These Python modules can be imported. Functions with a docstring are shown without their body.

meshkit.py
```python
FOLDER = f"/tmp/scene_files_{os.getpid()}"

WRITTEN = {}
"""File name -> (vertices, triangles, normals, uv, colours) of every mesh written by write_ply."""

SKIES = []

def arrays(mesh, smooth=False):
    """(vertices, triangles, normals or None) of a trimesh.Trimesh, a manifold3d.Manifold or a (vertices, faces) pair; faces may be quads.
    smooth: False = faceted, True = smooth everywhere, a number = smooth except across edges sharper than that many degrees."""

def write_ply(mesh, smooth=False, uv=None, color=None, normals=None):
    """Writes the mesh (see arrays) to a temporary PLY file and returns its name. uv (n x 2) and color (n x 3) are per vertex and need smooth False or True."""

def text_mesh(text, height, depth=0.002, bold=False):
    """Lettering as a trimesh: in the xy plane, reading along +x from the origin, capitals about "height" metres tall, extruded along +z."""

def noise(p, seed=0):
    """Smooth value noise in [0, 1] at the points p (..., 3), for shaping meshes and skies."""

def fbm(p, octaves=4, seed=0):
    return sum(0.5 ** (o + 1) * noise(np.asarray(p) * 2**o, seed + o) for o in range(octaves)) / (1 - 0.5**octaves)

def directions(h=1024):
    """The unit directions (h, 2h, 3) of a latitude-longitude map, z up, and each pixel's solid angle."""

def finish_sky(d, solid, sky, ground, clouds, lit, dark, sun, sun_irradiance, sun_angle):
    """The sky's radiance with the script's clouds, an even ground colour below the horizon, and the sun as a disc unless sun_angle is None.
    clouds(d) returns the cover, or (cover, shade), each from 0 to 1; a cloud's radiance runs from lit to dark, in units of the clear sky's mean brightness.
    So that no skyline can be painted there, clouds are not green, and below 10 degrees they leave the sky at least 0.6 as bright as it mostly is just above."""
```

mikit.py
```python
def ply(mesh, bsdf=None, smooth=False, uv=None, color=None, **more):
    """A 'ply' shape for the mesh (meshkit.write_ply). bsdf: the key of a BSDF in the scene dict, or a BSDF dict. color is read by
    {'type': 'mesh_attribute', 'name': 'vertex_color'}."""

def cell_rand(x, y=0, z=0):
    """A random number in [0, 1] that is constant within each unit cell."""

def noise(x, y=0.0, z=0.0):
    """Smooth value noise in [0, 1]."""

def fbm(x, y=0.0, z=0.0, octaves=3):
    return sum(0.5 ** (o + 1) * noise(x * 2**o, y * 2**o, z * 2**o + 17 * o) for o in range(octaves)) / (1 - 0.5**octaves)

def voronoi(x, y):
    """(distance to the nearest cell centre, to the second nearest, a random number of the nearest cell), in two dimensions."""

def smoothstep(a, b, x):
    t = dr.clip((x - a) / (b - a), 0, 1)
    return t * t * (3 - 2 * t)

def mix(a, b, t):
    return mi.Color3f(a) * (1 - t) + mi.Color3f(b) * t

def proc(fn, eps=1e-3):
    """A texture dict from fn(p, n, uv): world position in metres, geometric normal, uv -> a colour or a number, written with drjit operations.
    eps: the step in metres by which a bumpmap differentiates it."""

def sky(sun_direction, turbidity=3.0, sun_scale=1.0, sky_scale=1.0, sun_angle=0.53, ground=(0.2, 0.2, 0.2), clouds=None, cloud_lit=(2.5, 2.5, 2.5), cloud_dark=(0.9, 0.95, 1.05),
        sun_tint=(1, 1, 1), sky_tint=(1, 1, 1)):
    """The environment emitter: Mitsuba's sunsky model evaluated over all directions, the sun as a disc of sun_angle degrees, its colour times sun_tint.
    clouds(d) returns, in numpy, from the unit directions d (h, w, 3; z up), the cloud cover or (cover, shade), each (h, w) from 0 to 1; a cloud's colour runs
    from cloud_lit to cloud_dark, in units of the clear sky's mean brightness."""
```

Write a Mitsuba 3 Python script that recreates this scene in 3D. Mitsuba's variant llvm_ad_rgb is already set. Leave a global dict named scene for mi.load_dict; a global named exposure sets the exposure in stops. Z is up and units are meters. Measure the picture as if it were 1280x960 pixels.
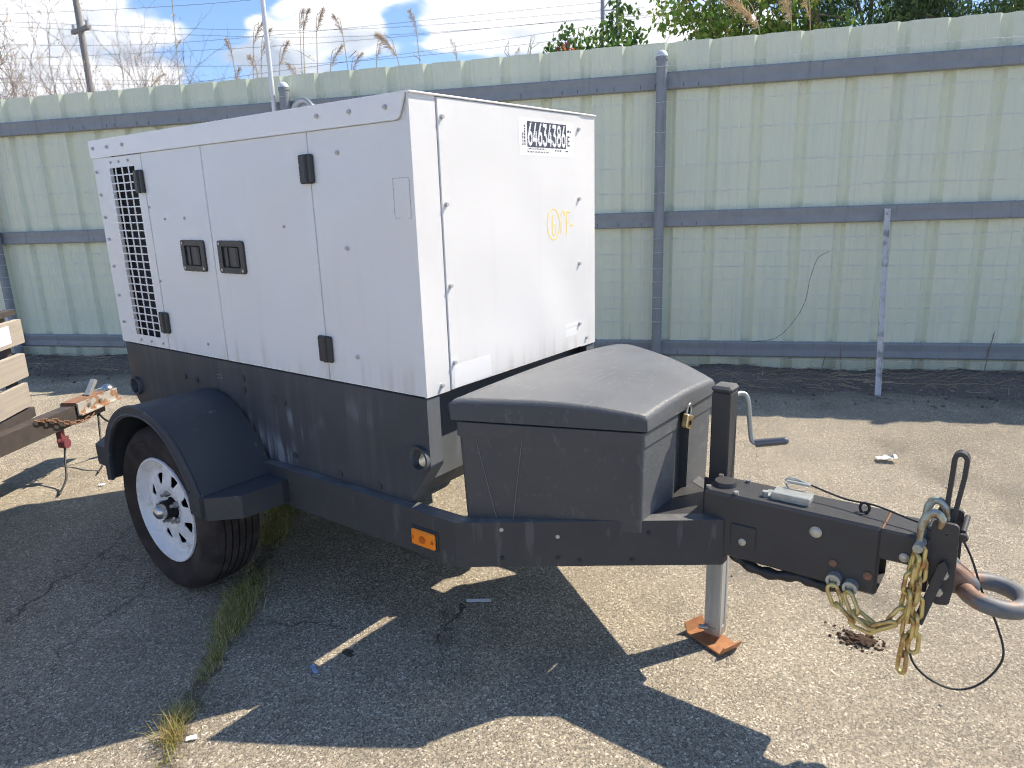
import math, random
import numpy as np, trimesh, mitsuba as mi, drjit as dr
import manifold3d as m3
from shapely.geometry import Polygon, Point, LineString, box as sbox
from shapely.ops import unary_union
import mikit, meshkit
from mikit import proc, noise, fbm, voronoi, cell_rand, smoothstep, mix

T = mi.ScalarTransform4f
rng = np.random.default_rng(7)
random.seed(7)
scene, labels = {'type': 'scene'}, {}

# ------------------------------------------------------------------ camera, sky, exposure
scene['camera'] = {'type': 'perspective', 'fov': 71.04, 'fov_axis': 'x', 'near_clip': 0.02, 'far_clip': 5000.0,
                   'to_world': T().look_at(origin=[1.488, -1.515, 1.489], target=[0.8993, -0.7457, 1.2382], up=[-0.126, 0.218, 0.968])}


def clouds(d):
    az = np.degrees(np.arctan2(d[..., 1], d[..., 0])) % 360
    el = np.degrees(np.arcsin(np.clip(d[..., 2], -1, 1)))
    q = np.stack([d[..., 0], d[..., 1], d[..., 2] * 1.9], -1)
    warp = meshkit.fbm(q * 9, 3, 5) - .5
    f = meshkit.fbm(q * 7 + warp[..., None] * .7, 6, 11)
    f2 = meshkit.fbm(q * 21, 4, 3)
    dens = (f - .5) * 2.2 + (f2 - .5) * .5

    def blob(a, e, ra, re, w):
        da = (az - a + 180) % 360 - 180
        return w * np.exp(-(da / ra) ** 2 - ((el - e) / re) ** 2)
    dens = dens + blob(157, 9.5, 6.5, 4.5, .75) + blob(143.5, 9.6, 3.0, 1.7, .62) + blob(129, 12.6, 4.0, 1.2, .6) + blob(119, 11, 4, 2.5, .6)
    dens = dens + blob(138, 8.6, 4.5, .9, .25) + blob(139, 12.6, 1.4, 1.5, .4) - blob(147, 13.2, 3.0, 2.6, .85) - blob(134, 11.8, 2.0, 1.6, .35)
    dens = dens - .38 * np.clip((el - 16) / 25, 0, 1)
    cover = np.clip((dens - .03) / .20, 0, 1)
    cover = cover * cover * (3 - 2 * cover)
    up = meshkit.fbm(np.stack([d[..., 0], d[..., 1], (d[..., 2] + .03) * 1.9], -1) * 7 + warp[..., None] * .7, 6, 11)
    shade = np.clip(.10 + (up - f) * 4.5 + np.clip(dens - .25, 0, 1) * .35, 0, .9)
    return cover, shade


SUN = np.array([0.341, 0.556, 0.758])
scene['sky'] = mikit.sky(SUN.tolist(), turbidity=3, clouds=clouds, cloud_lit=(2.5, 2.53, 2.62), cloud_dark=(1.0, 1.2, 1.5), sun_tint=(.92, .98, 1.08), sky_tint=(.95, .99, 1.06))
exposure = 2.42

# ------------------------------------------------------------------ helpers


def number(key):
    if key not in scene and key not in labels:
        return key
    k = 1
    while f'{key}_{k:03d}' in scene or f'{key}_{k:03d}' in labels:
        k += 1
    return f'{key}_{k:03d}'


def thing(key, label, cat, group=None):
    key = number(key)
    labels[key] = {'label': label, 'category': cat}
    if group:
        labels[key]['group'] = group
    return key


def add(key, mesh, mat, smooth=False, **more):
    """one entry; mesh may be a ready ply dict"""
    key = number(key)
    scene[key] = dict(mesh, **more) if isinstance(mesh, dict) else mikit.ply(mesh, mat, smooth=smooth, **more)
    return key


def tag(key, label, cat=None, group=None, kind=None):
    e = labels.setdefault(key, {})
    if label:
        e['label'] = label
    if cat:
        e['category'] = cat
    if group:
        e['group'] = group
    if kind:
        e['kind'] = kind
    return key


def tm(man):
    m = man.to_mesh()
    return trimesh.Trimesh(np.array(m.vert_properties[:, :3], float), np.array(m.tri_verts, int), process=False)


def hull(pts):
    return m3.Manifold.hull_points(np.asarray(pts, float))


def cb(x0, x1, y0, y1, z0, z1, b=.003):
    """box with chamfered edges as a Manifold"""
    b = min(b, .45 * min(x1 - x0, y1 - y0, z1 - z0))
    P = []
    for sx in (0, 1):
        for sy in (0, 1):
            for sz in (0, 1):
                x, y, z = (x1 if sx else x0), (y1 if sy else y0), (z1 if sz else z0)
                dx, dy, dz = (-b if sx else b), (-b if sy else b), (-b if sz else b)
                P += [[x, y + dy, z + dz], [x + dx, y, z + dz], [x + dx, y + dy, z]]
    return hull(P)


def extr(poly, h):
    """shapely polygon(s) in XY extruded along +z, as Manifold"""
    out = []
    for g in getattr(poly, 'geoms', [poly]):
        rings = [np.array(g.exterior.coords)[:-1]] + [np.array(r.coords)[:-1] for r in g.interiors]
        out.append(m3.Manifold.extrude(m3.CrossSection(rings, m3.FillRule.EvenOdd), h))
    return m3.Manifold.compose(out) if len(out) > 1 else out[0]


def xz(poly, y0, y1):
    """polygon in (x, z) extruded from y0 to y1"""
    return extr(poly, y1 - y0).transform([[1, 0, 0, 0], [0, 0, -1, y1], [0, 1, 0, 0]])


def yz(poly, x0, x1):
    """polygon in (y, z) extruded from x0 to x1"""
    return extr(poly, x1 - x0).transform([[0, 0, 1, x0], [1, 0, 0, 0], [0, 1, 0, 0]])


def cyl(p0, p1, r0, r1=None, n=20):
    p0, p1 = np.asarray(p0, float), np.asarray(p1, float)
    r1 = r0 if r1 is None else r1
    w = p1 - p0
    L = np.linalg.norm(w)
    w /= L
    u = np.cross(w, [0, 0, 1] if abs(w[2]) < .9 else [1, 0, 0])
    u /= np.linalg.norm(u)
    v = np.cross(w, u)
    M = np.stack([u, v, w, p0], 1)
    return m3.Manifold.cylinder(L, r0, r1, n).transform(M)


def tube(path, r, n=8, closed=False, caps=True):
    P = np.asarray(path, float)
    N = len(P)
    r = np.broadcast_to(np.asarray(r, float), (N,))
    if closed:
        tg = np.roll(P, -1, 0) - np.roll(P, 1, 0)
    else:
        tg = np.gradient(P, axis=0)
    tg /= np.maximum(np.linalg.norm(tg, axis=1, keepdims=True), 1e-9)
    u = np.cross(tg[0], [0, 0, 1] if abs(tg[0][2]) < .9 else [1, 0, 0])
    u /= np.linalg.norm(u)
    V = []
    a = np.arange(n) * 2 * np.pi / n
    for i in range(N):
        u = u - tg[i] * (u @ tg[i])
        u /= np.linalg.norm(u)
        v = np.cross(tg[i], u)
        V.append(P[i] + r[i] * (np.cos(a)[:, None] * u + np.sin(a)[:, None] * v))
    V = np.concatenate(V)
    F = []
    for i in range(N if closed else N - 1):
        j = (i + 1) % N
        for k in range(n):
            k2 = (k + 1) % n
            F += [[i * n + k, i * n + k2, j * n + k2], [i * n + k, j * n + k2, j * n + k]]
    if caps and not closed:
        V = np.vstack([V, P[0], P[-1]])
        for k in range(n):
            k2 = (k + 1) % n
            F += [[N * n, k2, k], [N * n + 1, (N - 1) * n + k, (N - 1) * n + k2]]
    return trimesh.Trimesh(V, np.array(F), process=False)


def spline(pts, m=8, closed=False):
    P = np.asarray(pts, float)
    if closed:
        Q = np.vstack([P[-1], P, P[0], P[1]])
    else:
        Q = np.vstack([2 * P[0] - P[1], P, 2 * P[-1] - P[-2]])
    out = []
    for i in range(1, len(Q) - 2):
        for t in np.arange(m) / m:
            a, b, c, d = Q[i - 1], Q[i], Q[i + 1], Q[i + 2]
            out.append(.5 * (2 * b + (c - a) * t + (2 * a - 5 * b + 4 * c - d) * t * t + (3 * b - a - 3 * c + d) * t ** 3))
    if not closed:
        out.append(P[-1])
    return np.array(out)


def cat(ms):
    if all(hasattr(m, 'to_mesh') for m in ms):
        return tm(m3.Manifold.batch_boolean(list(ms), m3.OpType.Add))
    ms = [tm(m) if hasattr(m, 'to_mesh') else m for m in ms]
    return trimesh.util.concatenate(ms)


def man(t):
    t = t.copy()
    t.merge_vertices()
    if t.volume < 0:
        t.invert()
    return m3.Manifold(m3.Mesh(np.asarray(t.vertices, np.float32), np.asarray(t.faces, np.uint32)))


def lathe_y(profile, cx, cz, n=64):
    """profile [(y, r)...] revolved about the axis parallel to y through (cx, cz); open profile"""
    a = np.arange(n) * 2 * np.pi / n
    V, F = [], []
    for y, r in profile:
        V.append(np.stack([cx + r * np.cos(a), 0 * a + y, cz + r * np.sin(a)], 1))
    V = np.concatenate(V)
    for i in range(len(profile) - 1):
        for k in range(n):
            k2 = (k + 1) % n
            F += [[i * n + k, (i + 1) * n + k, (i + 1) * n + k2], [i * n + k, (i + 1) * n + k2, i * n + k2]]
    return trimesh.Trimesh(V, np.array(F), process=False)


def rot_about(p, axis, ang):
    return trimesh.transformations.rotation_matrix(ang, axis, p)


# ------------------------------------------------------------------ materials


def M(key, base, rough=.6, metal=0.0, spec=.5, bump=None, bscale=1.0, clear=None, eps=1e-3):
    col = {'type': 'rgb', 'value': list(base)} if not callable(base) else proc(base)
    d = {'type': 'principled', 'base_color': col, 'roughness': rough if not callable(rough) else proc(rough), 'metallic': metal, 'specular': spec}
    if clear:
        d['clearcoat'] = clear
        d['clearcoat_gloss'] = .9
    if bump:
        d = {'type': 'bumpmap', 'arbitrary': proc(bump, eps), 'scale': bscale, 'bsdf': d}
    scene[key] = {'type': 'twosided', 'bsdf': d}
    return key


C3 = mi.Color3f


def f_white(p, n, uv):
    s = fbm(p.x * 3 + 7, p.y * 3, p.z * 3)
    streak = fbm(p.x * 26, p.y * 26, p.z * 1.6 + 4)
    low = smoothstep(1.02, .905, p.z + (noise(p.x * 17, p.y * 17, 2.0) - .5) * .09)
    g = low * smoothstep(.42, .72, streak) * .26 + smoothstep(.66, .82, streak) * .04
    col = mix([.735, .74, .74], [.70, .705, .71], s)
    return mix(col, [.36, .31, .23], g)


M('white_paint', f_white, .32, 0, .5, bump=lambda p, n, uv: fbm(p.x * 3.1, p.y * 3.1, p.z * 2.3, 2) * .016, bscale=1.0, eps=4e-3)
M('white_roof', [.80, .805, .81], .4)
M('white_vinyl', [.80, .81, .82], .45)
M('ink', [.055, .065, .10], .6)
M('crayon', [.80, .66, .22], .8)
M('seam_dark', [.03, .03, .032], .8)
M('black_plastic', [.028, .031, .036], .42)
M('foam', [.02, .022, .026], .9)


def f_base(p, n, uv):
    st = fbm(p.x * 34, p.y * 34, p.z * 2.6, 4)
    patch = smoothstep(.50, .72, fbm(p.x * 2.2 + 3.1, p.y * 2.2, p.z * 3 + 1.5, 3)) * smoothstep(-1.45, -.75, p.x)
    band = smoothstep(.90, .74, p.z) * smoothstep(.50, .58, p.z)
    g = smoothstep(.45, .75, st) * (.06 + patch * band * 2.9)
    cloud = fbm(p.x * 6, p.y * 6, p.z * 6)
    col = mix([.044, .049, .056], [.068, .072, .080], cloud)
    g = g + smoothstep(.5, .9, n.x) * .42  # front faces painted paler to carry the brightness of the sun
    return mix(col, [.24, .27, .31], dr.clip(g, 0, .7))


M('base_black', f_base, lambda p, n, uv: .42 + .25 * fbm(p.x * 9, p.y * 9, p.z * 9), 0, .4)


def f_frame(p, n, uv):
    s = fbm(p.x * 8, p.y * 8, p.z * 8, 4)
    w = smoothstep(.60, .74, fbm(p.x * 40, p.y * 40, p.z * 6 + 9, 4)) * .22
    dust = smoothstep(.3, .95, n.z) * .75 * fbm(p.x * 12 + 3, p.y * 12, p.z * 12)
    rust = smoothstep(.74, .80, fbm(p.x * 15 + 30, p.y * 15, p.z * 15, 4)) * .5
    return mix(mix(mix([.040, .042, .046], [.058, .060, .063], s), [.22, .22, .22], w + dust), [.10, .06, .04], rust * .3)


M('frame_black', f_frame, lambda p, n, uv: .45 + .25 * fbm(p.x * 11, p.y * 11, p.z * 11), 0, .4)
M('tongue_black', lambda p, n, uv: mix(mix([.038, .039, .042], [.054, .054, .056], fbm(p.x * 9, p.y * 9, p.z * 9)),
                                      [.20, .11, .06], smoothstep(.80, .86, fbm(p.x * 22, p.y * 22 + 5, p.z * 22, 4)) * .4), .48, 0, .4)


def f_fender(p, n, uv):
    s = fbm(p.x * 5, p.y * 5, p.z * 5, 4)
    sc = smoothstep(.74, .82, fbm(p.x * 30, p.y * 55, p.z * 30, 4)) * .2
    return mix(mix([.040, .045, .053], [.062, .067, .075], s), [.30, .32, .34], sc)


M('fender_plastic', f_fender, .46, 0, .4)


def f_rubber(p, n, uv):
    dx, dz = p.x + 1.21, p.z - .3395
    r = dr.sqrt(dx * dx + dz * dz)
    s = fbm(p.x * 14, p.y * 14, p.z * 14, 4)
    side = smoothstep(-.9, -.4, -dr.abs(n.y))
    dust = smoothstep(.35, .8, s)
    return mix(mix([.030, .026, .026], [.056, .046, .043], dust), [.09, .08, .07], smoothstep(.326, .334, r) * dust * .4)


M('rubber', f_rubber, .78, 0, .3)
M('rim_white', lambda p, n, uv: mix([.74, .75, .77], [.50, .47, .42], smoothstep(.58, .80, fbm(p.x * 16, p.y * 16, p.z * 16, 4)) * .6), .3, 0, .5, clear=.3)
M('dark_hole', [.012, .012, .013], .9)
M('steel_bright', [.62, .62, .60], .28, 1.0)
M('steel_dull', lambda p, n, uv: mix([.30, .31, .31], [.46, .46, .45], fbm(p.x * 40, p.y * 40, p.z * 40)), .45, .8)
M('bolt_grey', [.46, .46, .46], .5, .1)
M('grip_grey', [.16, .165, .18], .35, .4)
M('zinc_rusty', lambda p, n, uv: mix([.46, .45, .41], [.34, .19, .11], smoothstep(.48, .62, fbm(p.x * 25, p.y * 25, p.z * 25, 4))), .5, .3)
M('zinc', lambda p, n, uv: mix([.52, .55, .54], [.34, .36, .33], fbm(p.x * 60, p.y * 60, p.z * 60, 4)), .42, .55)
M('bolt_zinc', lambda p, n, uv: mix([.60, .58, .50], [.40, .37, .30], fbm(p.x * 90, p.y * 90, p.z * 90, 3)), .45, .35)


def f_leg(p, n, uv):
    s = fbm(p.x * 60, p.y * 60, p.z * 3, 4)
    r = smoothstep(.12, .03, p.z + .05 * noise(p.x * 60, p.y * 60, p.z * 20))
    return mix(mix([.30, .32, .32], [.52, .54, .54], s), [.30, .15, .08], r * .8)


M('jack_leg', f_leg, .42, .55)
M('rust', lambda p, n, uv: mix([.27, .115, .055], [.43, .23, .115], fbm(p.x * 40, p.y * 40, p.z * 40, 4)), .85, 0, .2)
M('rust_dark', lambda p, n, uv: mix([.15, .085, .055], [.30, .17, .11], fbm(p.x * 45, p.y * 45, p.z * 45, 4)), .8, .1, .3)


def f_ring(p, n, uv):
    s = fbm(p.x * 30, p.y * 30, p.z * 30, 4)
    rust = smoothstep(.50, .64, s + smoothstep(1.46, 1.41, p.x) * .24 - .10)
    return mix(mix([.10, .105, .11], [.20, .205, .21], s), mix([.17, .095, .065], [.29, .19, .14], noise(p.x * 70, p.y * 70, p.z * 70)), rust)


M('ring_steel', f_ring, .55, .1)
M('gold_chain', lambda p, n, uv: mix([.66, .54, .22], [.42, .24, .10], smoothstep(.42, .68, fbm(p.x * 38, p.y * 38, p.z * 38, 4))), .42, .6)
M('hook_zinc', lambda p, n, uv: mix([.44, .47, .40], [.34, .25, .15], smoothstep(.52, .70, fbm(p.x * 35, p.y * 35, p.z * 35, 4))), .45, .55)


def f_tbox(p, n, uv):
    s = fbm(p.x * 7, p.y * 7, p.z * 7, 4)
    sc = smoothstep(.68, .72, fbm(p.x * 12 + p.y * 70, p.y * 20 - p.x * 60, p.z * 34, 3)) * .04
    sc2 = smoothstep(.70, .76, fbm(p.x * 90 + p.z * 20, p.y * 14, p.z * 14 + 3, 3)) * .05
    dust = smoothstep(.3, .95, n.z) * (.10 + .14 * fbm(p.x * 4, p.y * 4, 7.0, 4)) + smoothstep(.5, .9, n.x) * .13  # dust on top faces; sunlight on the front put into the colour
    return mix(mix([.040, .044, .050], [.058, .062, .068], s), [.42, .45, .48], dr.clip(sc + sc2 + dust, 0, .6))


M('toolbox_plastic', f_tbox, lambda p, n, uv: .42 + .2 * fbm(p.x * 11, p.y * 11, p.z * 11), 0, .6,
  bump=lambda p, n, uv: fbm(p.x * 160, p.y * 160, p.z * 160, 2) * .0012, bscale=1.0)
M('toolbox_scratch', [.17, .18, .19], .7)
M('brass', [.72, .52, .24], .32, .9)
M('amber', [.90, .26, .02], .25, 0, .5)
M('amber_dark', [.55, .12, .015], .3)


def f_galv(p, n, uv):
    s = fbm(p.x * 16, p.y * 16, p.z * 16, 4)
    st = fbm(p.x * 60, p.y * 60, p.z * 2, 3)
    return mix(mix([.205, .23, .255], [.28, .30, .32], s), [.15, .165, .18], smoothstep(.55, .8, st) * .5)


M('galvanised', f_galv, .5, .15)
M('galv_light', [.70, .71, .72], .4, .2)
M('screw_dark', [.10, .11, .12], .6)


def f_fence(p, n, uv):
    s = p.x * .9097 + p.y * .4152
    st = fbm(s * 42, 3.0, p.z * .55, 4)
    st2 = fbm(s * 11, 8.0, p.z * .35, 3)
    big = fbm(s * .6, 2.0, p.z * .7)
    col = mix([.63, .70, .57], [.74, .755, .585], big * .5 + st2 * .5) * (.95 + .09 * cell_rand(dr.floor((s - .539) / .993), 4.0))
    col = mix(col, [.50, .57, .51], smoothstep(.52, .78, st) * .28)
    dirt = smoothstep(.32, .0, p.z + .14 * noise(s * 9, 1.0, 2.0)) * .35
    return mix(col, [.26, .25, .21], dirt)


M('fence_green', f_fence, .5, 0, .35)
M('wire', [.72, .72, .70], .32, .5)
M('wire_dark', [.10, .10, .10], .6, .2)
M('cable_black', [.022, .022, .024], .5)
M('stake_white', lambda p, n, uv: mix([.60, .60, .60], [.34, .33, .32], smoothstep(.5, .75, fbm(p.x * 20, p.y * 20, p.z * 14, 4))), .6)


def f_plank(p, n, uv):
    g = fbm((p.x + p.y) * 2.2, p.z * 90, 1.0, 4)
    return mix(mix([.42, .38, .32], [.30, .27, .235], g), [.28, .26, .24], smoothstep(.6, .8, fbm(p.x * 7, p.y * 7, p.z * 12, 3)) * .5)


M('plank_wood', f_plank, .85, 0, .2)
M('steel_brown', lambda p, n, uv: mix([.040, .038, .038], [.085, .068, .060], fbm(p.x * 20, p.y * 20, p.z * 20, 4)), .6)
M('red_paint', [.17, .045, .055], .6)
M('paper_white', [.82, .83, .85], .7)
M('paper_blue', [.34, .45, .66], .6)
M('bark', lambda p, n, uv: mix([.13, .105, .085], [.24, .20, .17], fbm(p.x * 30, p.y * 30, p.z * 8, 3)), .9)
M('twig', [.26, .205, .185], .9)
M('pole_wood', [.27, .26, .25], .9)
M('tower_steel', [.30, .32, .34], .6)
M('line_dark', [.13, .14, .15], .6)
M('reed_stem', [.42, .33, .21], .85)
M('soil', lambda p, n, uv: mix(mix([.075, .066, .058], [.20, .175, .15], fbm(p.x * 60, p.y * 60, p.z * 10, 4)), [.30, .27, .23], smoothstep(.62, .74, fbm(p.x * 110, p.y * 110, 3.0, 3)) * .7), .95, 0, .2,
  bump=lambda p, n, uv: fbm(p.x * 55, p.y * 55, 2.0, 4) * .02, bscale=1.0)
M('dung', [.075, .05, .035], .95, 0, .2)


def leafmat(key, trans=.5, rough=.55):
    scene[key] = {'type': 'principledthin', 'base_color': {'type': 'mesh_attribute', 'name': 'vertex_color'}, 'roughness': rough, 'diff_trans': trans, 'eta': 1.4}
    return key


leafmat('leaf', 1.05)
leafmat('straw', .5, .8)


# ground: asphalt with exposed light aggregate
CRACKS = [[(-1.523, -.794), (-1.661, -.577), (-1.706, -.467), (-1.796, -.296), (-1.941, -.1), (-2.162, .154)],
          [(-1.931, -.474), (-1.787, -.334), (-1.482, -.218)],
          [(-1.412, -.254), (-1.288, -.4), (-1.214, -.584), (-1.151, -.72), (-.913, -.908)],
          [(-.757, -.261), (-.619, -.168), (-.401, -.05)],
          [(-.172, .284), (-.078, .07), (.079, -.083)]]
GRASS = [(-1.9, .86), (-1.476, .421), (-1.163, .124), (-.936, -.126), (-.718, -.366), (-.569, -.53), (-.454, -.675), (-.377, -.742), (-.285, -.815)]


def seg_dist(p, a, b):
    ax, ay, bx, by = a[0], a[1], b[0] - a[0], b[1] - a[1]
    L = bx * bx + by * by
    t = dr.clip(((p.x - ax) * bx + (p.y - ay) * by) / L, 0, 1)
    dx, dy = p.x - ax - bx * t, p.y - ay - by * t
    return dr.sqrt(dx * dx + dy * dy)


def crack_depth(p):
    w = mi.Point3f(p.x + (noise(p.x * 22, p.y * 22) - .5) * .05 + (noise(p.x * 90, p.y * 90) - .5) * .014, p.y + (noise(p.x * 22, p.y * 22, 5.0) - .5) * .05 + (noise(p.x * 90, p.y * 90, 5.0) - .5) * .014, 0)
    d = mi.Float(9)
    for line in CRACKS:
        for a, b in zip(line, line[1:]):
            d = dr.minimum(d, seg_dist(w, a, b))
    wid = .0012 + .0045 * noise(p.x * 9, p.y * 9, 3.0) ** 2
    return smoothstep(wid + .004, wid * .3, d) * (.35 + .65 * noise(p.x * 7 + 4, p.y * 7, 8.0))


def f_asphalt(p, n, uv):
    wx, wy = p.x + (noise(p.x * 60, p.y * 60) - .5) * .006, p.y + (noise(p.x * 60, p.y * 60, 4.0) - .5) * .006
    f1, f2, r = voronoi(wx * 140, wy * 140)
    g1, g2, q = voronoi(wx * 290 + 31, wy * 290)
    edge = smoothstep(.04, .30, f2 - f1)
    stone = mix([.17, .154, .130], [.53, .475, .395], smoothstep(.25, .98, r))
    stone = mix(stone, [.70, .655, .58], smoothstep(.89, .90, r))
    stone = mix(stone, [.42, .30, .22], smoothstep(.93, .95, cell_rand(dr.floor(r * 9999.0), 3.0)) * .5)
    fine = mix([.12, .108, .092], [.50, .45, .37], q)
    col = mix(fine, stone, edge * smoothstep(.22, .34, r))
    big = fbm(p.x * .9, p.y * .9, 0.0, 4)
    mid = fbm(p.x * 7 + 3, p.y * 7, 1.0, 3)
    col = col * mi.Color3f(.84, .825, .765) * (.82 + .40 * big) * (.84 + .32 * mid)
    col = mix(col, [.05, .048, .046], smoothstep(.64, .78, fbm(p.x * 1.7 + 11, p.y * 1.7, 2.0, 4)) * .30)
    d = crack_depth(p)
    col = mix(col, [.05, .046, .042], d * .8)
    sp = dr.sqrt(dr.square((p.x + .290) / 1.6) + dr.square(p.y + .165)) + (noise(p.x * 70, p.y * 70) - .5) * .018
    col = mix(col, [.03, .029, .028], smoothstep(.022, .014, sp) * .85)
    g = mi.Float(9)
    for a, b in zip(GRASS, GRASS[1:]):
        g = dr.minimum(g, seg_dist(p, a, b))
    col = mix(col, [.05, .042, .03], smoothstep(.045, .008, g + (noise(p.x * 40, p.y * 40) - .5) * .05) * .6)
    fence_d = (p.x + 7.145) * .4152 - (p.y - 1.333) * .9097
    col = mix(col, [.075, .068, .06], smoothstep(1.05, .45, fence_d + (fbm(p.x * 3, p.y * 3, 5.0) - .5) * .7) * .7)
    return col


def b_asphalt(p, n, uv):
    f1, f2, r = voronoi(p.x * 140, p.y * 140)
    return smoothstep(.0, .35, f2 - f1) * (.2 + .8 * r) * .0018 + fbm(p.x * 9, p.y * 9) * .004 - crack_depth(p) * .01


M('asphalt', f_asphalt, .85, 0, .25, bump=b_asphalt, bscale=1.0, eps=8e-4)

# ------------------------------------------------------------------ setting: ground
g = trimesh.creation.box(extents=(900, 900, 1.0))
g.apply_translation([0, 0, -.5])
tag(add('asphalt_ground', g, 'asphalt'), 'worn asphalt lot with light exposed stones, cracked and partly in shade', kind='structure')

# fence frame: s along the fence, n out of it towards the camera
FA, FD, FN = np.array([-7.145, 1.333]), np.array([.9097, .4152]), np.array([.4152, -.9097])


def fp(s, n, z):
    q = FA + FD * s + FN * n
    return [q[0], q[1], z * (1 + .0034 * s)]


def fmesh(m):
    """mesh built in (s, n, z) -> world"""
    m = tm(m) if hasattr(m, 'to_mesh') else m
    v = np.array(m.vertices)
    q = FA + v[:, :1] * FD + v[:, 1:2] * FN
    out = trimesh.Trimesh(np.column_stack([q, v[:, 2] * (1 + .0034 * v[:, 0])]), np.array(m.faces)[:, ::-1], process=False)
    return out


# soil and rubble verge under the fence
sv, nv = np.meshgrid(np.arange(-8, 17, .06), np.arange(-.1, .86, .05), indexing='ij')
P = np.stack([sv, nv, 0 * sv], -1)
hgt = .01 + .035 * meshkit.fbm(P * 5, 4, 2) + .05 * meshkit.fbm(P * 1.7, 2, 4)
edge = np.clip((.66 + .28 * (meshkit.fbm(np.stack([sv * 1.6, 0 * sv, 0 * sv], -1), 4, 9) - .5) - nv) / .3, 0, 1)
hgt = hgt * edge - .012 * (1 - edge)
Vg = np.stack([sv, nv, hgt], -1).reshape(-1, 3)
ns, nn_ = sv.shape
I = np.arange(ns * nn_).reshape(ns, nn_)
Fq = np.stack([I[:-1, :-1], I[1:, :-1], I[1:, 1:], I[:-1, 1:]], -1).reshape(-1, 4)
Fg = np.vstack([Fq[:, [0, 1, 2]], Fq[:, [0, 2, 3]]])
tag(add('soil_verge', fmesh(trimesh.Trimesh(Vg, Fg, process=False)), 'soil', smooth=True), 'dark strip of soil and rubble along the foot of the fence', kind='structure')

# ------------------------------------------------------------------ metal fence
fence = thing('metal_fence', 'pale green corrugated metal fence with grey rails and round posts behind the generator', 'fence')
PITCH, S0, TOP = .331, .655, 2.565


def ribline(k0, k1):
    pts = []
    for k in range(k0, k1):
        c = S0 + PITCH * k
        pts += [(c - .048, 0), (c - .020, -.036), (c + .020, -.036), (c + .048, 0)]
        for e in (.125, .205):
            pts += [(c + e - .010, 0), (c + e, -.003), (c + e + .010, 0)]
    return pts


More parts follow.
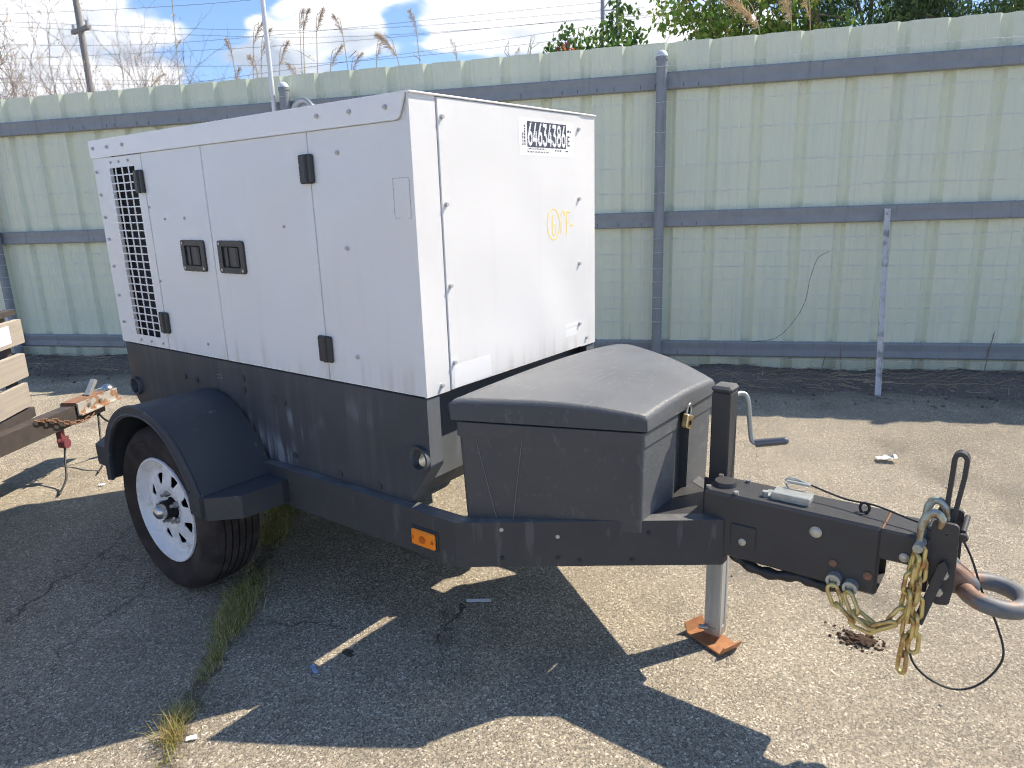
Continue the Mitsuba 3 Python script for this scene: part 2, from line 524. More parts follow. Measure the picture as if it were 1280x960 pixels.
for j, k in enumerate(range(-25, 47, 3)):
    line = [(S0 + PITCH * (k - .35), .0)] + ribline(k, k + 3) + [(S0 + PITCH * (k + 2.66), .0)]
    o = .0026 * (j % 2)
    poly = LineString([(a, b + o) for a, b in line]).buffer(.0011, cap_style=2, join_style=2)
    h = TOP + float(rng.uniform(-.006, .006))
    m = extr(poly, h - .03).translate([0, 0, .03])
    add(fence + '__panel', fmesh(m), 'fence_green')


def rail_profile(z0, z1):
    h = z1 - z0
    return Polygon([(.006, z0), (.046, z0), (.054, z0 + .005), (.056, z0 + .012), (.052, z0 + h * .5), (.056, z1 - .012), (.054, z1 - .005), (.046, z1), (.006, z1)])


RAILS = [(2.223, 2.347), (1.192, 1.315), (.146, .268)]
for z0, z1 in RAILS:
    for a, b, dn in ((-8, -2.4, 0), (-2.4, 1.0, .003), (1.0, 7.05, 0), (7.05, 12.2, .004), (12.2, 16, 0)):
        m = extr(rail_profile(z0, z1), b - a + (.05 if dn else 0)).transform([[0, 0, 1, a], [1, 0, 0, dn], [0, 1, 0, 0]])
        add(fence + '__rail', fmesh(m), 'galvanised')
sc = []
for z0, z1 in RAILS:
    for k in range(-24, 47):
        for e in (-.09, .12):
            s = S0 + PITCH * k + e + rng.uniform(-.03, .03)
            if rng.random() < .7:
                sc.append(cb(s - .003, s + .003, .048, .0575, z0 + .012, z0 + .042, .001))
tag(add(fence + '__screw', fmesh(cat(sc)), 'screw_dark'), None, kind='stuff')
for s in (-6.4, -3.2, 0.0, 3.34, 6.545, 9.8, 13.0):
    m = cyl([s, .105, -.05], [s, .105, 2.43], .041, n=24) + cyl([s, .105, 2.425], [s, .105, 2.45], .046, n=24)
    dome = m3.Manifold.sphere(.046, 24).trim_by_plane([0, 0, 1], 0).translate([s, .105, 2.45])
    pk = add(fence + '__post', fmesh(m), 'galvanised', smooth=40)
    add(pk + '__cap', fmesh(dome), 'galv_light', smooth=40)
    for zz in (.207, 1.253, 2.285):
        add(pk + '__strap', fmesh(m3.Manifold.cylinder(.03, .0435, .0435, 24).translate([s, .105, zz - .015])), 'galvanised', smooth=40)

# wire strands in front of the fence
wf = thing('wire_strands', 'thin plain wires strung in level rows across the front of the metal fence', 'wire')
for z in (2.38, 2.12, 1.905, 1.66, 1.465, 1.10, .995, .876, .775, .65, .553, .443, .15):
    ss = np.arange(-8, 15.4, .35)
    zz = z + .006 * np.sin(ss * 1.93 + z * 7) + .004 * np.sin(ss * 5.1 + z * 11)
    nn2 = .150 + .008 * np.sin(ss * 1.1 + z * 5)
    add(wf + '__wire', tube([fp(a, b, c) for a, b, c in zip(ss, nn2, zz)], .0021, 5), 'wire')

# leaning white stake
p0, p1 = np.array(fp(8.158, .64, -.03)), np.array(fp(8.245, .085, 1.285))
w = (p1 - p0) / np.linalg.norm(p1 - p0)
u = np.array([FD[0], FD[1], 0])
v = np.cross(w, u)
L = np.linalg.norm(p1 - p0)
holes = unary_union([Point(0, z).buffer(.0065, 6) for z in np.arange(.25, L - .03, .098)])
plate = extr(sbox(-.018, 0, .018, L).difference(holes), .004)
fl = [cb(sx * .018 - .002, sx * .018 + .002, 0, L, 0, .018, .0008) for sx in (-1, 1)]
m = cat([plate] + fl)
Mx = np.eye(4)
Mx[:3, 0], Mx[:3, 1], Mx[:3, 2], Mx[:3, 3] = u, w, -v, p0
if v @ np.array([FN[0], FN[1], 0]) > 0:
    Mx[:3, 2] = v
    Mx[:3, 0] = -u
m.apply_transform(Mx)
tag(add('sign_stake', m, 'stake_white'), 'white perforated metal stake leaning against the middle fence rail', 'stake')

pts = spline([fp(7.86, .10, .985), fp(7.77, .13, .936), fp(7.72, .16, .795), fp(7.69, .17, .61), fp(7.62, .16, .46), fp(7.50, .13, .32), fp(7.32, .09, .275)], 6)
tag(add('bent_wire', tube(pts, .0022, 5), 'wire_dark'), 'loose dark wire hanging in an S curve on the right of the fence', 'wire')

# tall galvanised pole beside the fence post behind the generator
tag(add('metal_pole', tm(cyl(fp(3.235, .11, 0), fp(3.235, .11, 4.6), .020, n=20)), 'galv_light', smooth=40), 'tall thin pale metal pole standing behind the generator roof', 'pole')

# ------------------------------------------------------------------ the towable generator
G = thing('towable_generator', 'white and black towable generator on a single axle trailer with hitch ring', 'generator')
YC = .5
H0, H1 = .905, 1.784
# white housing: core box, then plates with gaps
core = m3.Manifold.cube([1.50, .984, .872]).translate([-1.508, .008, .906])
core = core + cb(-1.930, -1.50, .05, .992, .906, 1.778, .002)
core = core - m3.Manifold.cube([.36, .1, .80]).translate([-1.86, .02, .93])
house = add(G + '__housing', tm(core), 'white_paint')
hp = lambda n, m, mat, smooth=False: add(house + '__' + n, m if isinstance(m, (dict, trimesh.Trimesh)) else tm(m), mat, smooth)
tag(house, 'white sheet steel housing over a black base')
duct = cb(-1.853, -1.512, .045, .049, .935, 1.70, .0005)
hp('vent_backing', duct, 'foam')


def side_plate(n, x0, x1, z0=.908, z1=1.709, holes=None, t=.006):
    poly = sbox(x0 + .0015, z0, x1 - .0015, z1)
    if holes is not None:
        poly = poly.difference(holes)
    m = xz(poly, .002, .002 + t)
    # folded edges
    return hp(n, m, 'white_paint')


vh = unary_union([sbox(x, z, x + .0470, z + .0275) for x in [-1.790 + .0555 * i for i in range(4)] for z in [.952 + .03265 * k for k in range(22)]])
side_plate('vent_panel', -1.934, -1.515, holes=vh, t=.0025)
side_plate('door', -1.513, -1.0735)
side_plate('door', -1.0705, -.4565)
side_plate('corner_panel', -.4535, 0.0)
# front sheets (x = 0 face)
hp('corner_post', yz(sbox(.002, .906, .1085, 1.779), -.008, .0), 'white_paint')
fpnl = hp('front_panel', cb(-.006, .004, .1125, .889, .908, 1.777, .0015), 'white_paint')
hp('corner_post', yz(sbox(.8915, .906, .998, 1.779), -.008, .0015), 'white_paint')
hp('seam', m3.Manifold.cube([.004, .004, .87]).translate([-.012, .1085, .906]), 'seam_dark')
# roof: sheet with folded side lip
lip = Polygon([(-1.936, 1.712), (-.052, 1.712), (-.040, 1.716), (-.034, 1.724), (-.010, 1.775), (-.010, 1.784), (-1.936, 1.784)])
roof = xz(lip, -.004, .002) + xz(lip, .998, 1.004) + cb(-1.938, .008, -.003, 1.003, 1.7795, 1.785, .0015) + m3.Manifold.cube([.004, .98, .05]).translate([-1.938, .01, 1.735])
hp('roof', roof, 'white_roof')
arch = spline([(-1.10 + .085 * math.cos(t), .5, 1.785 + .125 * max(0, math.sin(t)) ** .8) for t in np.linspace(0, math.pi, 13)], 3)
hp('lifting_eye', cat([tube(arch, .010, 10), tube(arch + np.array([0, .03, -.018]), .010, 10), tm(cb(-1.22, -.98, .46, .57, 1.785, 1.793, .002))]), 'galvanised', 40)
# hinges
for hx, hz in ((-1.541, 1.602), (-1.511, 1.024), (-.463, 1.599), (-.4545, 1.016)):
    a = cb(hx - .0335, hx + .0335, -.012, .003, hz - .045, hz + .045, .005)
    b = cyl([hx + .004, -.011, hz - .044], [hx + .004, -.011, hz + .044], .008, n=14)
    hp('hinge', tm(a + b), 'black_plastic', 35)
# latches
for x0 in (-1.292, -1.032):
    x1, z0, z1 = x0 + .165, 1.251, 1.371
    fr = xz(sbox(x0, z0, x1, z1).buffer(-.012).buffer(.012, 6).difference(sbox(x0 + .026, z0 + .021, x1 - .026, z1 - .021).buffer(-.004).buffer(.004, 4)), -.006, .003)
    lk = hp('latch', fr, 'black_plastic')
    tub = cb(x0 + .024, x1 - .024, .0005, .004, z0 + .019, z1 - .019, .001)
    add(lk.replace('__latch', '__latch_tub'), tm(tub), 'foam')
    pad = hull([[x0 + .034, -.001, z0 + .026], [x0 + .034, -.001, z1 - .026], [x1 - .045, -.009, z0 + .026], [x1 - .045, -.009, z1 - .026], [x1 - .034, -.006, z0 + .026], [x1 - .034, -.006, z1 - .026],
                [x0 + .034, .003, z0 + .026], [x0 + .034, .003, z1 - .026], [x1 - .034, .003, z0 + .026], [x1 - .034, .003, z1 - .026]])
    pd = pad - m3.Manifold.cube([.03, .02, .075]).translate([x0 + .06, -.02, z0 + .022])
    add(lk.replace('__latch', '__latch_paddle'), tm(pd), 'black_plastic')
    for bx, bz in ((x0 + .014, z1 - .012), (x0 + .016, z0 + .012), (x1 - .014, z0 + .012)):
        hp('latch_screw', cyl([bx, -.0085, bz], [bx, -.004, bz], .0055, n=10), 'bolt_zinc')
# hex bolts on the near side
hexs = mikit.ply(tm(cyl([0, -.008, 0], [0, .002, 0], .0060, n=6) + cyl([0, -.0025, 0], [0, .002, 0], .0074, n=16)), 'bolt_grey')
for bx, bz in [(-1.895, 1.752), (-1.767, 1.751), (-1.633, 1.751), (-.387, 1.751), (-.238, 1.75), (-.086, 1.749), (-1.906, 1.655), (-1.903, 1.559), (-1.899, 1.463), (-1.895, 1.369), (-1.892, 1.25), (-1.89, 1.12), (-1.888, 1.0),
               (-.313, 1.64), (-.306, 1.352), (-.301, 1.003)]:
    add(house + '__bolt', hexs, None, to_world=T().translate([bx, -.004 if bz > 1.72 else .002, bz]))
small = mikit.ply(tm(cyl([0, -.004, 0], [0, .002, 0], .0052, n=10)), 'steel_dull')
for bx, bz in [(-1.391, 1.452), (-1.246, 1.454), (-1.77, 1.688), (-1.70, 1.688), (-1.62, 1.69), (-1.75, .929), (-1.66, .929), (-1.56, .929), (-1.50, 1.5), (-1.50, 1.2), (-1.20, .96), (-.62, 1.42)]:
    add(house + '__rivet', small, None, to_world=T().translate([bx, .002, bz]))
# bolts on the front
hexf = mikit.ply(tm(cyl([-.002, 0, 0], [.009, 0, 0], .0060, n=6) + cyl([-.002, 0, 0], [.0025, 0, 0], .0076, n=16)), 'bolt_grey')
for by, bz in [(.1285, 1.724), (.1285, 1.477), (.1285, 1.234), (.1285, .994), (.069, .932), (.875, 1.727), (.875, 1.478), (.875, 1.237), (.872, 1.002), (.93, .937)]:
    add(house + '__bolt', hexf, None, to_world=T().translate([.004 if .1 < by < .89 else .0005, by, bz]))
# faded label outline on the near side
lab = hp('label_patch', xz(sbox(-.083, 1.442, -.016, 1.556), .0012, .0025), 'white_paint')
hp('label_outline', xz(sbox(-.083, 1.442, -.016, 1.556).difference(sbox(-.0815, 1.4435, -.0175, 1.5545)).difference(sbox(-.06, 1.43, -.03, 1.45)), .0006, .0022), 'steel_dull')
# number sticker
stk = hp('number_sticker', yz(sbox(.505, 1.628, .842, 1.748), .0035, .0046), 'white_vinyl')
tag(stk, 'white number sticker reading 64634386')
hp('number_field', yz(sbox(.552, 1.655, .792, 1.738), .0042, .0050), 'ink')
YZ = np.array([[0, 0, 1, 0], [1, 0, 0, 0], [0, 1, 0, 0], [0, 0, 0, 1.0]])


def front_text(txt, y0, y1, z0, z1, mat, name, x=.0047, bold=True):
    wd = (y1 - y0) / len(txt)
    for i, ch in enumerate(txt):
        t = meshkit.text_mesh(ch, .08, .0006, bold)
        b = t.bounds
        t.apply_translation([-b[0][0], -b[0][1], 0])
        t.apply_scale([wd * .90 / (b[1][0] - b[0][0]), (z1 - z0) / (b[1][1] - b[0][1]), 1])
        t.apply_translation([y0 + wd * i + wd * .05, z0, 0])
        t.apply_transform(YZ)
        t.apply_translation([x, 0, 0])
        hp(name, t, mat)


front_text('64634386', .554, .790, 1.659, 1.734, 'white_vinyl', 'digit')
front_text('E', .800, .818, 1.664, 1.700, 'ink', 'letter', x=.0043)
bars = []
r2 = np.random.default_rng(3)


def marks(y0, y1, z, h):
    y = y0
    while y < y1:
        l = r2.uniform(.004, .016)
        bars.append(m3.Manifold.cube([.0005, min(l, y1 - y), h]).translate([.0045, y, z]))
        y += l + r2.uniform(.003, .010)


def vmarks(z0, z1, y, wd):
    z = z0
    while z < z1:
        l = r2.uniform(.003, .010)
        bars.append(m3.Manifold.cube([.0005, wd, min(l, z1 - z)]).translate([.0045, y, z]))
        z += l + r2.uniform(.002, .004)


marks(.552, .66, 1.648, .0035); marks(.552, .68, 1.638, .004); marks(.72, .76, 1.645, .005); marks(.79, .81, 1.645, .004)
vmarks(1.66, 1.70, .524, .005); vmarks(1.66, 1.725, .534, .006)
marks(.80, .824, 1.712, .007)
tag(hp('small_print', cat(bars), 'ink'), None, kind='stuff')
# crayon mark: ring round a numeral, then strokes
cr = []


def stroke(pts, r=.0030):
    q = spline([(.0042, a, b) for a, b in pts], 5)
    t = tube(q, r, 6)
    t.vertices[:, 0] = .0042 + (t.vertices[:, 0] - .0042) * .25
    return t


t_ = np.linspace(0, 2 * np.pi, 17)[:-1]
cr.append(stroke([(.703 + .040 * math.cos(a), 1.392 + .054 * math.sin(a)) for a in np.linspace(1.9, 1.9 + 6.1, 18)]))
cr.append(stroke([(.697, 1.425), (.694, 1.39), (.697, 1.36), (.708, 1.352), (.716, 1.37), (.711, 1.39), (.698, 1.386)]))
cr.append(stroke([(.752, 1.352), (.752, 1.40), (.757, 1.43), (.772, 1.437), (.778, 1.42)]))
cr.append(stroke([(.790, 1.352), (.790, 1.39), (.791, 1.432), (.815, 1.43)]))
cr.append(stroke([(.815, 1.383), (.84, 1.385)]))
cr.append(stroke([(.792, 1.396), (.805, 1.396)]))
hp('crayon_mark', cat(cr), 'crayon', 40)
hp('sticker_patch', yz(Polygon([(.126, .983), (.308, .985), (.315, .913), (.126, .910)]), .0036, .0046), 'white_vinyl')
hp('sticker_patch', yz(sbox(.775, 1.0, .862, 1.014), .0036, .0044), 'white_vinyl')
hp('sticker_patch', yz(sbox(.775, .963, .862, .992), .0036, .0044), 'white_vinyl')

# black base
base_poly = Polygon([(-1.912, .901), (-.004, .901), (-.004, .676), (-.102, .540), (-1.81, .540), (-1.912, .676)])
holes = unary_union([Point(-.046, .703).buffer(.034, 12), Point(-1.862, .703).buffer(.034, 12)])
pl_ = base_poly.difference(holes)
rec = Polygon([(-1.84, .903), (-.076, .903), (-.076, .60), (-.115, .541), (-1.79, .541), (-1.84, .60)])
near = xz(pl_, .003, .012) + xz(pl_, .988, .997)
band_f = Polygon([(-.030, .901), (-.004, .901), (-.004, .676), (-.102, .540), (-.134, .540), (-.030, .684)])
band_r = Polygon([(-1.886, .901), (-1.912, .901), (-1.912, .676), (-1.81, .540), (-1.778, .540), (-1.886, .684)])
fl_ = m3.Manifold()
for b_ in (band_f, band_r):
    for y0, y1 in ((.010, .060), (.940, .990)):
        fl_ = fl_ + xz(b_.difference(holes), y0, y1)
body = xz(rec, .010, .990)
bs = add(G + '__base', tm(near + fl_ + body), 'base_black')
for hx in (-.046, -1.862):
    for y0, y1 in ((-.012, .06), (.94, 1.012)):
        ring = cyl([hx, y0, .703], [hx, y1, .703], .042, n=28) - cyl([hx, y0 - .01, .703], [hx, y1 + .01, .703], .034, n=28)
        add(bs + '__tube', tm(ring), 'base_black', smooth=40)
for px, pz in ((-1.42, .80), (-1.33, .795), (-.985, .845), (-.985, .80), (-.80, .79), (-.735, .785), (-.25, .565), (-.45, .565), (-.70, .585)):
    add(bs + '__plug', tm(cyl([px, -.001, pz], [px, .006, pz], .012, n=14)), 'frame_black')
add(bs + '__stamp', tm(m3.Manifold.cube([.035, .0015, .003]).translate([-1.17, .0015, .825]) + m3.Manifold.cube([.022, .0015, .003]).translate([-1.165, .0015, .838])
                       + m3.Manifold.cube([.003, .0015, .016]).translate([-1.135, .0015, .825])), 'toolbox_scratch')

add(bs + '__shade_block', tm(cb(-.145, -.055, .50, .655, .47, .60, .006)), 'frame_black')  # unseen block added to break the sunlit strip on the ground

# frame
RB, RT = .390, .5385
fr = []
for s in (0, 1):
    yy = (lambda y: 1 - y) if s else (lambda y: y)
    outer = [(-1.95, -.034), (.120, -.034), (.785, .427)]
    inner = [(.785, .475), (.76, .465), (.105, .018), (-1.95, .018)]
    poly = Polygon([(x, yy(y)) for x, y in outer + inner])
    poly = poly.buffer(-.006, join_style=2).buffer(.006, 3)
    rl = add(G + '__frame_rail', tm(extr(poly, RT - RB).translate([0, 0, RB])), 'frame_black')
for cx in (-1.85, -1.0, -.42):
    add(G + '__crossmember', tm(cb(cx - .035, cx + .035, -.006, 1.006, .41, .520, .003)), 'frame_black')
add(G + '__crossmember', tm(cb(.36, .41, .19, .81, .40, .49, .003)), 'frame_black')
bh = []
for x, z in ((.235, .515), (.375, .49), (.235, .42), (.375, .42), (.43, .41), (.56, .41), (.60, .50)):
    y = -.034 + (x - .120) * (.461 / .665)
    nrm = np.array([.570, -.822])
    bh.append(cyl([x - nrm[0] * .01, y - nrm[1] * .01, z], [x + nrm[0] * .003, y + nrm[1] * .003, z], .0065, n=10))
for i, q in enumerate(bh):
    add(G + '__frame_rivet', tm(q), 'zinc' if i < 2 else 'seam_dark')
# amber marker lamp on the near rail
lm = add(G + '__marker_lamp', tm(cb(-.067, .046, -.040, -.032, .420, .486, .003)), 'black_plastic')
tag(lm, 'rectangular amber marker lamp')
add(lm + '__lens', tm(cb(-.061, .040, -.050, -.038, .426, .480, .004)), 'amber')
add(lm + '__bulb_mount', tm(cyl([-.010, -.053, .453], [-.010, -.048, .453], .013, n=16) + cb(-.058, -.047, -.0525, -.048, .447, .459, .001) + cb(.026, .037, -.0525, -.048, .447, .459, .001)), 'amber_dark')

# axle and wheels
WX, R = -1.21, .3395
ax = add(G + '__axle', tm(cyl([WX, -.12, R], [WX, 1.12, R], .035, n=20) + cb(WX - .30, WX + .30, -.05, -.015, .375, .405, .004) + cb(WX - .30, WX + .30, 1.015, 1.05, .375, .405, .004)), 'frame_black')


def wheel(y_out, sgn):
    """y_out: plane of the outer rim lip; sgn +1: axle inwards is +y"""
    Y = lambda d: y_out + sgn * d
    prof = [(.012, .208), (.004, .222), (-.006, .245), (-.014, .270), (-.013, .285), (-.016, .288), (-.012, .300), (-.004, .318), (.010, .331), (.022, .3365)]
    for gk in range(5):
        c = .052 + gk * .0285
        prof += [(c - .006, .3395 - .0015 * (abs(gk - 2) == 2)), (c - .0055, .331), (c + .0015, .331), (c + .002, .3395 - .0015 * (abs(gk - 2) == 2))]
    prof += [(.183, .3365), (.195, .331), (.209, .318), (.217, .300), (.219, .270), (.211, .245), (.200, .222), (.192, .208)]
    w = G + '__wheel'
    wk = add(w, lathe_y([(Y(d), r) for d, r in prof], WX, R, 96), 'rubber', smooth=35)
    rim = [(.004, .216), (-.003, .214), (-.004, .209), (.002, .205), (.010, .198), (.016, .195), (.022, .187), (.027, .183), (.030, .180), (.033, .172), (.034, .163)]
    add(wk + '__brake_drum', tm(cyl([WX, Y(.085), R], [WX, Y(.16), R], .165, n=40)), 'dark_hole', smooth=40)
    add(wk + '__rim', lathe_y([(Y(d), r) for d, r in rim], WX, R, 80), 'rim_white', smooth=50)
    wins = []
    for k in range(8):
        a = k * math.pi / 4 + math.pi / 8
        tri = Polygon([(.104, -.007), (.104, .007), (.144, .026), (.148, 0), (.144, -.026)]).buffer(-.006).buffer(.006, 4)
        c, s = math.cos(a), math.sin(a)
        wins.append(Polygon([(x * c - y * s, x * s + y * c) for x, y in tri.exterior.coords]))
    disc = Point(0, 0).buffer(.168, 24).difference(unary_union(wins)).difference(Point(0, 0).buffer(.044, 12))
    dm = tm(extr(disc, .003)).subdivide_to_size(.02)
    v = np.array(dm.vertices)
    rr = np.hypot(v[:, 0], v[:, 1])
    v[:, 2] += .010 * np.clip((.168 - rr) / .06, 0, 1) ** 1.5 - .012 * np.clip((.085 - rr) / .03, 0, 1)
    vv = np.column_stack([WX + v[:, 0], Y(.034) - sgn * v[:, 2], R + v[:, 1]])
    add(wk + '__disc', trimesh.Trimesh(vv, dm.faces if sgn > 0 else dm.faces[:, ::-1], process=False), 'rim_white', smooth=35)
    add(wk + '__hub', tm(cyl([WX, Y(.075), R], [WX, Y(-.004), R], .040, .036, n=28)), 'dark_hole', smooth=40)
    capz = m3.Manifold.sphere(.029, 28).scale([1, .8, 1]).translate([WX, Y(-.020), R]) + cyl([WX, Y(.002), R], [WX, Y(-.022), R], .030, .029, n=28)
    add(wk + '__grease_cap', tm(capz), 'steel_bright', smooth=45)
    for k in range(5):
        a = k * 2 * math.pi / 5 + .5
        x, z = WX + .060 * math.cos(a), R + .060 * math.sin(a)
        nut = cyl([x, Y(.042), z], [x, Y(.014), z], .0120, n=6) + cyl([x, Y(.02), z], [x, Y(-.002), z], .0065, n=10)
        add(wk + '__lug_nut', tm(nut), 'steel_dull')
    return wk


tag(wheel(-.270, 1), 'black tyre on a white eight window rim')
wheel(1.270, -1)

# fenders
FPR = [(-1.540, .415), (-1.534, .50), (-1.505, .59), (-1.445, .672), (-1.365, .732), (-1.265, .766), (-1.16, .770), (-1.06, .742), (-.985, .695), (-.93, .640), (-.885, .580), (-.845, .512), (-.835, .497)]
FPS = spline([(x, 0, z) for x, z in FPR], 5)[:, [0, 2]]


def fender(s):
    yy = (lambda y: 1 - y) if s else (lambda y: y)
    line = LineString(FPS)
    shell = line.buffer(.0045, cap_style=2, join_style=1)
    top = xz(shell, min(yy(-.012), yy(-.312)), max(yy(-.012), yy(-.312)))
    # flattened crown towards the frame is one shell; the outer skirt hangs down from it
    poly_in = Polygon(list(FPS) + [(-.835, .3), (-1.575, .3)])
    skirt2 = poly_in.buffer(.0045).difference(poly_in.buffer(-.034)).intersection(sbox(-2, .42, 0, 1))
    ys = sorted((yy(-.312), yy(-.324)))
    sk = xz(skirt2, *ys)
    bead = tube([(x, yy(-.316), z) for x, z in FPS], .009, 8)
    bead2 = tube([(x + (.03 if x > WX else -.03) * -1 * min(1, abs(x - WX) / .3), yy(-.322), z - .03 * max(0, 1 - abs(x - WX) / .45)) for x, z in FPS[4:-6]], .006, 8)
    fk = add(G + '__fender', cat([top, sk, man(bead), man(bead2)]), 'fender_plastic', smooth=35)
    tag(fk, 'rounded black fender over the wheel')

    def step(pts, z1):
        P_ = Polygon([(x, yy(y)) for x, y in pts]).buffer(-.006, join_style=2).buffer(.006, 3)
        out = extr(P_, .008).translate([0, 0, z1 - .008])
        sh = extr(P_.difference(P_.buffer(-.007)), .085).translate([0, 0, z1 - .086])
        return add(fk + '__step', tm(out + sh), 'fender_plastic')
    step([(-.93, -.03), (-.93, -.312), (-.815, -.312), (-.725, -.225), (-.71, -.065), (-.72, -.03)], .498)
    step([(-1.53, -.03), (-1.53, -.305), (-1.655, -.305), (-1.735, -.225), (-1.74, -.03)], .545)


fender(0)
fender(1)

# tongue
tg = tm(cb(.712, 1.205, .43, .57, .420, .620, .008) - m3.Manifold.cube([.5, .116, .176]).translate([.80, .442, .432]))
tk = add(G + '__tongue', tg, 'tongue_black')
add(tk + '__drawbar', tm(cb(.95, 1.318, .436, .564, .530, .6165, .006)), 'tongue_black')
add(tk + '__weld_bead', tm(cb(1.202, 1.207, .434, .566, .6155, .6212, .002)), 'rust_dark')
add(tk + '__gusset', tm(extr(Polygon([(.575, .31), (.775, .44), (.775, .56), (.575, .69)]), .008).translate([0, 0, .529])), 'tongue_black')
add(tk + '__bracket', tm(cb(.805, .880, .424, .432, .462, .535, .003)), 'tongue_black')


def bolt_y(x, z, r, y=.43, l=.012, hexn=16, mat='bolt_zinc'):
    dome = m3.Manifold.sphere(r, 20).scale([1, .55, 1]).translate([x, y - .002, z])
    return add(tk + '__bolt', tm(dome + cyl([x, y + .002, z], [x, y - .004, z], r * 1.05, n=20)), mat, smooth=50)


bolt_y(1.043, .568, .0155)
bolt_y(.843, .484, .0105, .424)
bolt_y(1.183, .477, .011, mat='rust_dark')
bolt_y(1.094, .488, .010, mat='rust_dark')
bolt_y(1.262, .552, .0115, .436)
for x, z in ((1.102, .446), (1.145, .437)):
    rg = cyl([x, .43, z], [x, .405, z], .019, n=24) - cyl([x, .42, z], [x, .40, z], .011, n=20)
    add(tk + '__chain_bolt', tm(rg + cyl([x, .43, z], [x, .411, z], .010, n=6)), 'zinc', smooth=40)
# round cover with four bolts on top
add(tk + '__cover', tm(cyl([.757, .50, .618], [.757, .50, .634], .036, .032, n=28)), 'tongue_black', smooth=40)
for dx, dy in ((-.034, -.05), (.052, -.052), (-.034, .052), (.052, .052)):
    add(tk + '__cover_bolt', tm(cyl([.757 + dx, .5 + dy, .619], [.757 + dx, .5 + dy, .628], .008, n=6)), 'zinc' if dx > 0 and dy < 0 else 'steel_dull')
# breakaway switch bracket with cable
bw = add(tk + '__breakaway_bracket', cat([cb(.905, 1.01, .470, .520, .636, .642, .002), cb(.905, 1.01, .466, .472, .620, .642, .001), cb(.880, .908, .472, .522, .620, .626, .001), cb(.955, 1.01, .474, .515, .622, .637, .002)]), 'zinc')
add(bw + '__bolt', tm(cyl([.885, .478, .62], [.885, .478, .636], .010, n=6)), 'zinc')
clip = spline([(.94, .515, .642), (.925, .53, .655), (.93, .54, .666), (.955, .542, .666), (.985, .535, .66)], 5)
add(bw + '__clip', cat([tube(clip, .0028, 6), tm(cb(.93, .995, .525, .545, .655, .662, .002))]), 'zinc', smooth=40)
cab = spline([(.985, .538, .66), (1.09, .52, .645), (1.17, .505, .650), (1.26, .485, .640), (1.300, .470, .640)], 6)
add(bw + '__cable', tube(cab, .0026, 6), 'cable_black', smooth=True)
add(tk + '__eyelet', tube(spline([(1.145 + .012 * math.cos(a), .512, .634 + .014 * math.sin(a)) for a in t_], 2, True), .004, 6, True), 'cable_black', smooth=True)
loom = spline([(.80, .47, .415), (.86, .455, .395), (.93, .45, .392), (1.0, .452, .406), (1.06, .455, .398), (1.11, .46, .405), (1.14, .47, .43)], 6)
add(tk + '__wire_loom', tube(loom, .016 + .003 * np.sin(np.arange(len(loom)) * 1.3), 10), 'cable_black', smooth=True)

# coupler: cheek plates, back plate, hitch ring, handle loop
ck = add(G + '__coupler', tm(cb(1.304, 1.318, .445, .555, .462, .640, .003)), 'tongue_black')
for y0 in (.440, .545):
    pp = Polygon([(1.314, .668), (1.373, .668), (1.376, .58), (1.378, .50), (1.372, .448), (1.344, .440), (1.330, .452), (1.314, .54)]).buffer(-.012).buffer(.012, 6)
    pp = pp.difference(Point(1.347, .640).buffer(.0035, 6))
    add(ck + '__cheek_plate', tm(xz(pp, y0, y0 + .012)), 'tongue_black')
for x, z in ((1.353, .530), (1.345, .480)):
    add(ck + '__cheek_bolt', tm(cyl([x, .440, z], [x, .430, z], .0125, n=6)), 'bolt_zinc')
add(ck + '__pin', tm(cyl([1.380, .47, .640], [1.380, .58, .640], .007, n=14) + cyl([1.382, .455, .630], [1.382, .47, .630], .012, n=6)), 'tongue_black', smooth=40)
# hitch ring, slightly drooping
a = np.linspace(0, 2 * np.pi, 57)[:-1]
ringp = np.stack([.066 * np.cos(a), .066 * np.sin(a), 0 * a], 1)
rt_ = tube(ringp, .0225, 16, True)
rt_.apply_transform(trimesh.transformations.rotation_matrix(math.radians(5), [0, 1, 0]))
rt_.apply_translation([1.462, .5, .478])
shank = hull(np.vstack([np.array(m3.Manifold.sphere(.030, 16).translate([1.402, .5, .488]).to_mesh().vert_properties)[:, :3], np.array(cb(1.345, 1.36, .465, .535, .468, .560, .006).to_mesh().vert_properties)[:, :3]]))
add(ck + '__hitch_ring', cat([rt_, shank]), 'ring_steel', smooth=50)
# flat handle loop above and its bar below
loop = [(1.340, .62), (1.338, .70), (1.3405, .78)]
for t in np.linspace(math.pi, 0, 11):
    loop.append((1.3545 + .0135 * math.cos(t), .822 + .018 * math.sin(t)))
loop += [(1.367, .78), (1.359, .70), (1.350, .62)]
band = LineString(loop).buffer(.0055, cap_style=2, join_style=1)
add(ck + '__handle_loop', tm(xz(band, .478, .506)), 'tongue_black')
add(ck + '__handle_bar', tm(hull([[1.340, .436, .560], [1.352, .436, .572], [1.300, .428, .392], [1.322, .428, .383], [1.340, .424, .560], [1.352, .424, .572], [1.300, .416, .392], [1.322, .416, .383], [1.362, .436, .552], [1.362, .424, .552]])), 'tongue_black')

